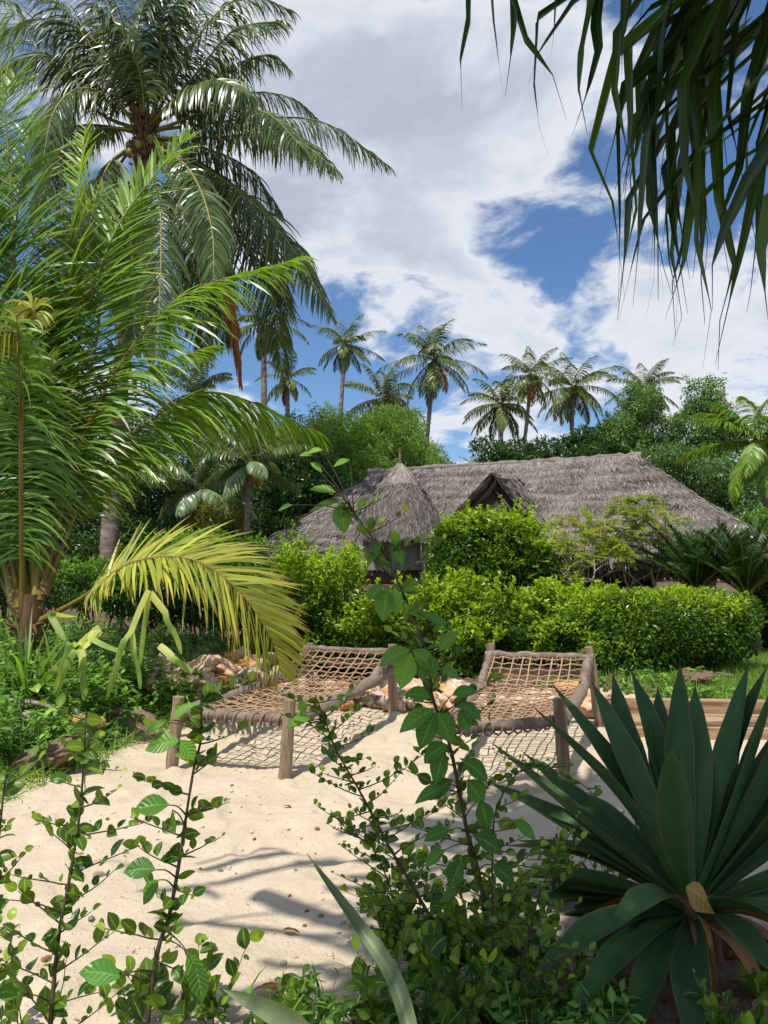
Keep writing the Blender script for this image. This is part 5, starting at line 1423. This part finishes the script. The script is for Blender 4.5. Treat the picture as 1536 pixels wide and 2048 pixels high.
def sapling(label, stem_px, Y, r0, tw, leaf, seed, bigs=(), name='shrub', top_free=.0, dens=1.0, spread=(.14, .34), Y1=None):
    """upright shrub: dark stem following the pixel course, slender leafy side twigs"""
    global rng
    rng = np.random.default_rng(seed)
    Y1 = Y if Y1 is None else Y1
    m = len(stem_px)
    pts = [P(px, py, Y + (Y1 - Y) * k / (m - 1)) for k, (px, py) in enumerate(stem_px)]
    g = pts[0].copy(); g[2] = hz(g[0], g[1]) - .02
    if pts[0][2] > g[2] + .03: pts = [g] + pts
    path = catmull(pts, 40)
    t = thing(name, label, 'shrub', (g[0], g[1], g[2] + .02))
    st, lv = MB(), MB()
    tube(st, path, np.linspace(r0, r0 * .3, 40) * (1 + .08 * rng.normal(size=40)), 7, .5, 0, False)
    T = nz(np.gradient(path, axis=0))
    for k in range(tw):
        u_ = (k + .5) / tw * (1 - top_free); i = int(u_ * 39)
        az = k * 2.6 + rng.normal() * .5
        side = 1 if k % 2 else -1
        d = np.array([side * rng.uniform(.7, 1), rng.normal() * .55, rng.uniform(.05, .5)])
        Lk = rng.uniform(*spread) * (1 - .45 * u_)
        twig_with_leaves(st, lv, path[i], d, Lk, leaf * (1 - .25 * u_), int(max(5, Lk / .030 * dens)), .0032)
    n = 60                                                        # leaves on the stem itself
    i = rng.integers(2, 40, n); dd = nz(rnd(n) * np.array([1, 1, .5]) + np.array([0, 0, .45]))
    ribbons(lv, path[i], dd, np.cross(dd, rnd(n)), leaf * rng.uniform(.6, 1.2, n), leaf * .65, [.1, .8, 1, .9, .6, .05], .8, .28, rng.uniform(0, .6, n))
    lv.build('foliage', M['shrub_leaf'], t)
    if bigs:
        bl = MB()
        for b in bigs:
            b = (b[0], b[1], b[2], b[3], b[4] * .9, b[5] * .9) + tuple(b[6:])
            big_leaf(bl, *b)
            q = P(b[0], b[1], b[2]); k = np.argmin(np.linalg.norm(path + np.array([0, 0, .03]) - q, axis=1)); k = max(k - 1, 0)
            tube(st, catmull([path[k], (path[k] + q) / 2 + np.array([0, 0, .012]), q], 6), [.0035, .003, .0026, .0022, .002, .0018], 5, .5, 0, False)
        bl.build('broad_foliage', M['big_leaf'], t)
    st.build('stems', M['twig'], t)
    return t
Yb = 2.6
sapling('slim shrub with round leaves on the sand, furthest from the agave', [(98, 2090), (116, 1883), (137, 1769), (157, 1646), (166, 1550), (170, 1470), (172, 1420)], Yb, .009, 23, .066, 1,
        [(40, 1990, 2.55, 200, .09, .06, 0, None, .2), (20, 1800, 2.5, 150, .08, .05, 0, None, .3)])
sapling('slim shrub with broad leaves in front of the first bed leg', [(290, 2090), (315, 1906), (337, 1837), (355, 1746), (369, 1655), (387, 1541), (402, 1477), (402, 1385)], Yb, .010, 22, .066, 2,
        [(358, 1482, 2.5, 178, .125, .085, 0, (-.2, -.7, .65), .75), (362, 1480, 2.5, 50, .085, .06, 0, (.1, -.8, .6), .7), (345, 1440, 2.5, 315, .10, .055, 0, (-.5, -.5, .6), .6), (330, 1445, 2.52, 160, .085, .05, 0, None, .75),
         (338, 1610, 2.5, 185, .125, .075, 0, (-.1, -.85, .5), .35), (345, 1620, 2.5, 80, .085, .035, 0, (-.6, -.6, .3), .2), (310, 1740, 2.45, 190, .11, .08, 0, None, .15), (318, 1760, 2.5, 130, .10, .07, 0, None, .3),
         (240, 1955, 2.4, 200, .14, .085, 0, (-.1, -.7, .7), .05), (375, 1905, 2.45, 60, .12, .06, 0, None, .3), (390, 1925, 2.4, 75, .13, .07, 0, None, .2)])
sapling('thin shrub edge leaning in beside the slim shrub with yellowish tips', [(-40, 2080), (-25, 1850), (-5, 1700), (8, 1580), (14, 1540)], 2.5, .008, 14, .062, 3)
Yc = 3.15
sapling('tallest leafy shrub rising between the two rope beds up to the thatch', [(990, 1985), (977, 1875), (960, 1758), (937, 1675), (920, 1592), (902, 1500), (883, 1443), (863, 1389), (857, 1316), (828, 1235), (802, 1177), (784, 1137), (759, 1093), (722, 1046), (693, 1002)], Yc, .0105, 42, .064, 4,
        [(690, 1000, 3.1, 175, .17, .05, 0, None, .9), (682, 1005, 3.1, 82, .14, .095, -.1, (-.3, -.8, .45), .6), (672, 985, 3.1, 200, .12, .06, 0, None, .8), (690, 1005, 3.1, 110, .08, .06, 0, None, .1),
         (645, 900, 3.1, 180, .07, .045, 0, None, .9), (700, 920, 3.1, 170, .08, .05, 0, None, .7), (625, 910, 3.1, 190, .06, .04, 0, None, .7), (620, 925, 3.1, 30, .07, .04, 0, None, .7), (585, 1010, 3.1, 170, .07, .035, 0, None, .95),
         (765, 1085, 3.1, 130, .13, .06, 0, None, .25), (780, 1092, 3.1, 45, .10, .065, 0, (-.1, -.8, .6), .4), (740, 1060, 3.1, 280, .06, .05, 0, None, .6), (782, 1060, 3.1, 60, .09, .05, 0, None, .5),
         (775, 1175, 3.05, 100, .15, .095, -.1, (-.2, -.85, .4), .65), (790, 1175, 3.05, 88, .12, .065, -.1, (.3, -.8, .4), .5), (765, 1170, 3.05, 140, .09, .08, 0, None, .5), (810, 1220, 3.1, 10, .10, .05, 0, None, .4), (835, 1225, 3.1, 15, .17, .06, 0, None, .2),
         (820, 1300, 3.0, 165, .15, .10, -.1, (-.2, -.6, .75), .75), (822, 1305, 3.0, 110, .16, .10, -.1, (-.1, -.85, .4), .85), (825, 1300, 3.0, 35, .13, .09, 0, (.2, -.7, .6), .7), (878, 1302, 3.0, 305, .12, .06, 0, (.2, -.8, .4), .5), (868, 1312, 3.0, 100, .09, .07, 0, None, .25), (838, 1320, 3.0, 75, .09, .06, 0, None, .15), (885, 1340, 3.0, 15, .08, .06, 0, None, .3),
         (870, 1420, 3.0, 160, .18, .09, 0, (-.2, -.7, .65), .3), (872, 1425, 3.0, 120, .17, .10, 0, (-.2, -.8, .5), .25), (875, 1425, 3.0, 60, .14, .10, 0, (.1, -.8, .5), .2), (915, 1410, 3.0, 20, .12, .08, 0, None, .1), (918, 1420, 3.0, 60, .10, .07, 0, None, .1), (905, 1390, 3.0, 340, .11, .07, 0, None, .15), (860, 1395, 3.0, 200, .11, .08, 0, None, .15),
         (895, 1490, 3.0, 160, .12, .09, 0, None, .05), (890, 1500, 3.0, 110, .15, .09, 0, None, .05), (925, 1520, 3.0, 30, .14, .09, 0, None, .05), (905, 1560, 3.0, 150, .13, .09, 0, None, .1), (900, 1570, 3.0, 165, .17, .07, 0, None, .05), (935, 1560, 3.0, 50, .12, .10, 0, None, .05), (960, 1600, 3.0, 70, .12, .08, 0, None, .05),
         (900, 1660, 3.0, 170, .12, .07, 0, None, .1), (890, 1700, 3.0, 150, .11, .06, 0, None, .5), (925, 1720, 3.0, 120, .13, .09, 0, None, .05), (945, 1670, 3.0, 20, .15, .09, 0, None, .05), (920, 1780, 3.0, 160, .10, .05, 0, None, .3), (1025, 1640, 3.0, 30, .13, .06, 0, None, .2), (985, 1730, 3.0, 30, .12, .09, 0, None, .05)],
        spread=(.18, .42), Y1=3.1)
sapling('leaning shrub with many small leaves in front of the first bed', [(890, 1950), (868, 1854), (822, 1767), (789, 1712), (764, 1667), (722, 1587), (693, 1537), (672, 1500), (650, 1440), (630, 1390)], 3.25, .009, 40, .052, 5,
        [(620, 1440, 3.2, 200, .08, .05, 0, None, .9), (600, 1445, 3.2, 170, .07, .05, 0, None, .95), (610, 1425, 3.2, 250, .06, .05, 0, None, .85)], spread=(.16, .48), dens=1.15)
sapling('wiry shrub stem half buried in the leaning shrub', [(840, 1960), (800, 1850), (775, 1760), (740, 1690), (690, 1660)], 3.3, .006, 20, .042, 6, spread=(.15, .4))
sapling('leafy shrub in the shade between the tall shrub and the agave', [(1040, 2010), (1050, 1900), (1075, 1800), (1100, 1740), (1120, 1690)], 2.95, .008, 26, .05, 7, spread=(.15, .42))
sapling('arching shrub twig crossing the agave tips', [(985, 1700), (1000, 1600), (1060, 1530), (1150, 1560), (1200, 1600)], 3.05, .006, 16, .042, 8, spread=(.1, .26))

# low leafy plants along the bottom
rng = np.random.default_rng(66)
def low_plant(px, py, label, h=.22, nst=7, leaf=.075, roundness=.6, seed=0, tint=(.0, .6)):
    p = G(px, py); lv, st = MB(), MB()
    g = np.array([p[0], p[1], hz(p[0], p[1])])
    t = thing('leafy_plant', label, 'plant', g)
    for k in range(nst):
        a = rng.uniform(0, 2 * PI); b = g + np.array([math.cos(a), math.sin(a), 0]) * rng.uniform(0, .06)
        d = np.array([math.cos(a) * .55, math.sin(a) * .55, 1])
        twig_with_leaves(st, lv, b, d, h * rng.uniform(.7, 1.3), leaf, 9, .003, roundness, tint)
    st.build('stems', M['green_twig'], t); lv.build('foliage', M['shrub_leaf'], t)
low = [(1460, 2085, 'low plant added to darken the corner under the agave'), (1530, 2000, 'low plant added to darken the picture edge under the agave'), (60, 2100, 'low round leaved plant at the foot of the slim shrub'), (260, 2060, 'bushy low plant under the broad leaved slim shrub'), (350, 2050, 'taller low plant with long leaves right of the slim stem'), (420, 2040, 'low plant with narrow light leaves near the pale blade'),  # first two plants are added to darken the black corner shade
       (800, 1900, 'low plant at the foot of the leaning shrub'), (850, 1980, 'lush low plant with broad sunlit leaves in front of the leaning shrub'), (920, 1940, 'lush dark low plant under the tallest shrub'), (960, 2030, 'low plant with pale veined leaves at the bottom edge'), (1030, 1960, 'low round leaved plant beside the lower agave blades'), (900, 2080, 'low plant filling the bottom edge under the tall shrub'), (770, 2060, 'low plant right of the thick pale blade at the bottom'), (1000, 1860, 'dense low plant behind the tallest shrub stem'), (1220, 1800, 'small low plant on the sand behind the agave blades'), (560, 2090, 'low plant between the two pale blades'), (1130, 1780, 'thin low plant at the edge of the shaded sand')]
for k, (px, py, lab) in enumerate(low):
    low_plant(px, py, lab, (.20 + .14 * rng.random()) * (.5 if px > 1400 else 1), 8 if px > 600 else 4, rng.uniform(.06, .095), rng.uniform(.5, .8))
mb = MB(); n = 2600
x = rng.uniform(-.9, 1.9, n); y = rng.uniform(2.3, 3.6, n); ok = (soilmask(x, y) > rng.random(n) * .7) & (x < .75 + .2 * rng.random(n))
x, y = x[ok], y[ok]; base = np.stack([x, y, H(x, y)], 1); n = len(x)
ribbons(mb, base, nz(rng.normal(size=(n, 3)) * np.array([.5, .5, .1]) + np.array([0, 0, 1])), rnd(n), rng.uniform(.05, .22, n), .008, [1, .9, .6, .05], rng.uniform(.4, 1.6, n), 0, rng.random(n))
for k in range(240):
    a = rng.integers(0, n); weedplant(mb, base[a], rng.uniform(.06, .18), .06, .032, 8)
tag(mb.build('undergrowth', M['weed_leaf']), 'shaded undergrowth of grass and seedlings along the near edge', 'undergrowth', kind='stuff')
mb = MB(); n = 420
x = rng.uniform(-2.6, 2.4, n); y = rng.uniform(2.8, 8.8, n); ok = soilmask(x, y) < .3
x, y = x[ok], y[ok]; n = len(x); base = np.stack([x, y, H(x, y) + .004], 1); a = rng.uniform(0, 6.28, n)
ribbons(mb, base, np.stack([np.cos(a), np.sin(a), rng.uniform(0, .3, n)], 1), np.stack([-np.sin(a), np.cos(a), .4 * rng.normal(size=n)], 1), rng.uniform(.012, .05, n), rng.uniform(.003, .014, n), [.3, 1, .8, .1], .5, .2, rng.random(n))
tag(mb.build('leaf_litter', M['dry_leaf']), 'tiny brown leaf scraps and twigs scattered over the sand', 'leaf litter', kind='stuff')
mb = MB(); n = 700
x = rng.uniform(-.9, 2.2, n); y = rng.uniform(2.2, 3.5, n); ok = soilmask(x, y) > .3
x, y = x[ok], y[ok]; n = len(x); base = np.stack([x, y, H(x, y) + .012], 1)
a = rng.uniform(0, 6.28, n)
ribbons(mb, base, np.stack([np.cos(a), np.sin(a), rng.uniform(-.05, .35, n)], 1), np.stack([-np.sin(a), np.cos(a), .3 * rng.normal(size=n)], 1), rng.uniform(.04, .1, n), rng.uniform(.02, .045, n), [.1, .8, 1, .7, .05], .8, .3, rng.random(n))
tag(mb.build('leaf_litter', M['dry_leaf']), 'brown dead leaves littering the soil under the shrubs', 'leaf litter', kind='stuff')
mb = MB(); n = 900
x = rng.uniform(-2, 4, n); y = rng.uniform(9.4, 12.5, n); base = np.stack([x, y, H(x, y) + .012], 1); a = rng.uniform(0, 6.28, n)
ribbons(mb, base, np.stack([np.cos(a), np.sin(a), rng.uniform(-.05, .35, n)], 1), np.stack([-np.sin(a), np.cos(a), .3 * rng.normal(size=n)], 1), rng.uniform(.05, .12, n), rng.uniform(.03, .05, n), [.1, .8, 1, .7, .05], .8, .3, rng.random(n))
tag(mb.build('leaf_litter', M['dry_leaf']), 'brown dead leaves under the hedges behind the rock row', 'leaf litter', kind='stuff')

# ------------------------------------------------------------------ screw pine overhead
def pandanus():
    global rng
    rng = np.random.default_rng(29)
    g = np.array([2.3, .2, hz(2.3, .2)])
    t = thing('screw_pine', 'dark screw pine with long kinked strap leaves drooping into view overhead', 'screw pine', g)
    fork = np.array([1.9, .5, 3.2])
    crowns = [np.array(c, float) for c in CROWNS]
    mb = MB(); tube(mb, catmull([g, (g + fork) / 2 + np.array([.08, 0, 0]), fork], 20), np.linspace(.14, .11, 20), 12, .5, 0, False, .04)
    for c in crowns:
        tube(mb, catmull([fork, (fork + c) / 2 + np.array([0, 0, .15]), c], 16), np.linspace(.10, .06, 16), 10, .5, 0, True, .04)
    mb.build('trunk', M['bark'], t)
    def strap(pts, w, tint=.3):
        """polyline with sharp kinks, long thread-like tip"""
        pts = np.array(pts); seg = []
        for a, b in zip(pts[:-1], pts[1:]):
            seg.append(a + (b - a) * np.linspace(0, 1, 6)[:-1, None])
        q = np.concatenate(seg + [pts[-1:]])
        d = np.concatenate([[0], np.cumsum(np.linalg.norm(np.diff(q, axis=0), axis=1))]); d = d / d[-1]
        W_ = w * np.interp(d, [0, .1, .45, .72, .82, 1], [.8, 1, .95, .5, .10, .03])
        L = q[-1] - q[0]
        wd = nz(np.cross(nz(np.array([L[0], L[1], 0]) + 1e-6), [0, 0, 1.])) + rng.normal(size=3) * .45
        return q, W_, wd, tint
    leaves = []
    for ci, c in enumerate(crowns):
        nl = NLEAF[ci]
        for k in range(nl):
            az = k * 2.39996 + rng.normal() * .15; e = math.radians(75 - 100 * (k / nl) ** .8 + rng.normal() * 8)
            if ci == 6: az = rng.uniform(-.35, .5); e = rng.uniform(-.2, .5)  # unseen row of parallel leaves, shaped to throw shadow streaks on the sand
            d = np.array([math.cos(e) * math.cos(az), math.cos(e) * math.sin(az), math.sin(e)])
            l1, l2, l3 = rng.uniform(.35, .75), rng.uniform(.35, .55), rng.uniform(.2, .4)
            c = crowns[ci] + (np.array([.5 * rng.normal(), 1.9 * (k / nl - .5), .3 * rng.normal()]) if ci == 6 else 0)
            p1 = c + d * l1; d2 = nz(d * .55 + np.array([0, 0, -.9])) if rng.random() < .8 else nz(d + np.array([0, 0, -.25]))
            p2 = p1 + d2 * l2; d3 = nz(d2 * .5 + np.array([0, 0, -1]) + rng.normal(size=3) * .15); p3 = p2 + d3 * l3
            leaves.append(strap([c + d * .04, p1, p2, p3], rng.uniform(.055, .078), rng.uniform(.05, .8)))
    for px in HAND:
        leaves.append(strap([P(x, y, yy) for x, y, yy in px], rng.uniform(.042, .056), rng.uniform(.05, .9)))
    for q, W_, wd, tn in leaves[-100:]:
        m = MB(); path_ribbon(m, q, W_, wd, .35, tn); m.build('leaf', M['pandan'], t)
    rest = MB()
    for q, W_, wd, tn in leaves[:-100]:
        path_ribbon(rest, q, W_, wd, .35, tn)
    tag(rest.build('leaf_mass', M['pandan'], t), None, None, None, 'stuff')
CROWNS = [(-.35, 2.75, 5.8), (.5, 2.0, 5.5), (.35, 1.1, 5.5), (-.65, 1.05, 5.7), (1.3, 1.5, 5.4), (0, 3.35, 6.5), (-1.9, 2.0, 5.7), (1.0, .45, 5.3), (1.75, 2.45, 4.05)]  # high heads are out of view, added to shade the foreground
NLEAF = [170, 190, 190, 190, 150, 130, 24, 170, 130]
HAND = [
    [(1400, -30, 2.5), (1237, 103, 2.45), (1185, 300, 2.45), (1227, 402, 2.45), (1250, 600, 2.45)],
    [(1450, 0, 2.4), (1250, 180, 2.35), (1240, 260, 2.35), (1242, 420, 2.35), (1236, 640, 2.35)],
    [(1440, 90, 2.55), (1300, 200, 2.5), (1255, 300, 2.5), (1230, 380, 2.5)],
    [(1560, 160, 2.4), (1365, 345, 2.35), (1335, 430, 2.35), (1340, 520, 2.35), (1355, 600, 2.35), (1350, 700, 2.35)],
    [(1520, 100, 2.5), (1330, 280, 2.5), (1260, 400, 2.5), (1255, 470, 2.5), (1235, 640, 2.5)],
    [(1540, 200, 2.3), (1400, 300, 2.3), (1290, 440, 2.3), (1265, 530, 2.3), (1235, 650, 2.3)],
    [(1390, -40, 2.4), (1385, 200, 2.35), (1405, 430, 2.35), (1402, 560, 2.35), (1410, 650, 2.35)],
    [(1450, -40, 2.4), (1430, 200, 2.3), (1440, 400, 2.3), (1470, 530, 2.3), (1440, 640, 2.3), (1436, 740, 2.3)],
    [(1600, 200, 2.3), (1500, 360, 2.25), (1450, 460, 2.25), (1425, 530, 2.25), (1425, 620, 2.25)],
    [(1620, 100, 2.4), (1530, 300, 2.3), (1490, 480, 2.3), (1460, 600, 2.3), (1430, 730, 2.3)],
    [(1480, -40, 2.5), (1320, 60, 2.45), (1290, 200, 2.45), (1310, 300, 2.45), (1320, 440, 2.45)],
    [(1420, -40, 2.45), (1300, 20, 2.4), (1248, 80, 2.4), (1242, 160, 2.4)],
    [(1560, -20, 2.4), (1500, 180, 2.3), (1480, 340, 2.3), (1440, 440, 2.3), (1460, 560, 2.3)],
    [(1500, 40, 2.5), (1350, 180, 2.5), (1300, 330, 2.5), (1310, 420, 2.5), (1300, 560, 2.5)],
    [(1580, 260, 2.3), (1470, 330, 2.3), (1385, 420, 2.3), (1370, 520, 2.3), (1330, 640, 2.3)],
    [(1600, 330, 2.3), (1540, 400, 2.25), (1520, 500, 2.25), (1536, 640, 2.25)],
    [(1360, -60, 2.3), (1330, 60, 2.3), (1322, 190, 2.3), (1300, 300, 2.3), (1320, 420, 2.3)],
    [(1540, 60, 2.35), (1400, 150, 2.35), (1345, 260, 2.35), (1350, 380, 2.35), (1380, 560, 2.35)],
    # tails of another head hanging in at the top
    [(945, -220, 2.2), (942, -60, 2.2), (940, 40, 2.2), (922, 120, 2.2), (924, 220, 2.2)],
    [(970, -240, 2.2), (973, -100, 2.2), (985, 40, 2.2), (1008, 200, 2.2)],
    [(1040, -240, 2.2), (1035, -90, 2.2), (1030, 60, 2.2), (1010, 195, 2.2)],
    [(1000, -260, 2.2), (1010, -40, 2.2), (1050, 80, 2.2), (1105, 150, 2.2), (1133, 240, 2.2)],
    [(1220, -60, 2.3), (1078, 38, 2.3), (1070, 165, 2.3), (1078, 250, 2.3), (1096, 310, 2.3)],
    [(1260, -80, 2.3), (1150, 5, 2.3), (1118, 50, 2.3), (1075, 110, 2.3), (1055, 175, 2.3)],
    [(1130, -160, 2.25), (1115, -20, 2.25), (1110, 50, 2.25), (1101, 120, 2.25)],
    [(1215, -150, 2.25), (1195, 50, 2.25), (1200, 100, 2.25), (1180, 170, 2.25), (1145, 270, 2.25)],
    [(1190, -180, 2.25), (1188, 0, 2.25), (1165, 100, 2.25), (1158, 180, 2.25), (1175, 270, 2.25)],
    [(1270, -150, 2.25), (1255, 0, 2.25), (1245, 80, 2.25), (1243, 130, 2.25)],
]
_r = np.random.default_rng(2)
for k in range(40):
    x0_, y0_ = _r.uniform(1330, 1680), _r.uniform(-120, 230)
    yy = _r.uniform(2.2, 2.6); a1_, l1_ = _r.uniform(-150, -20), _r.uniform(90, 220)
    x1_, y1_ = x0_ + a1_, y0_ + l1_
    x2_, y2_ = x1_ + _r.uniform(-45, 15), y1_ + _r.uniform(90, 190)
    x3_, y3_ = x2_ + _r.uniform(-25, 35), y2_ + _r.uniform(70, 160)
    if x3_ < 1240 or y3_ > 640: continue
    HAND.append([(x0_ + 60, y0_ - 60, yy + .1), (x0_, y0_, yy + .05), (x1_, y1_, yy), (x2_, y2_, yy), (x3_, y3_, yy), (x3_ + _r.uniform(-20, 20), y3_ + _r.uniform(40, 120), yy)])
pandanus()
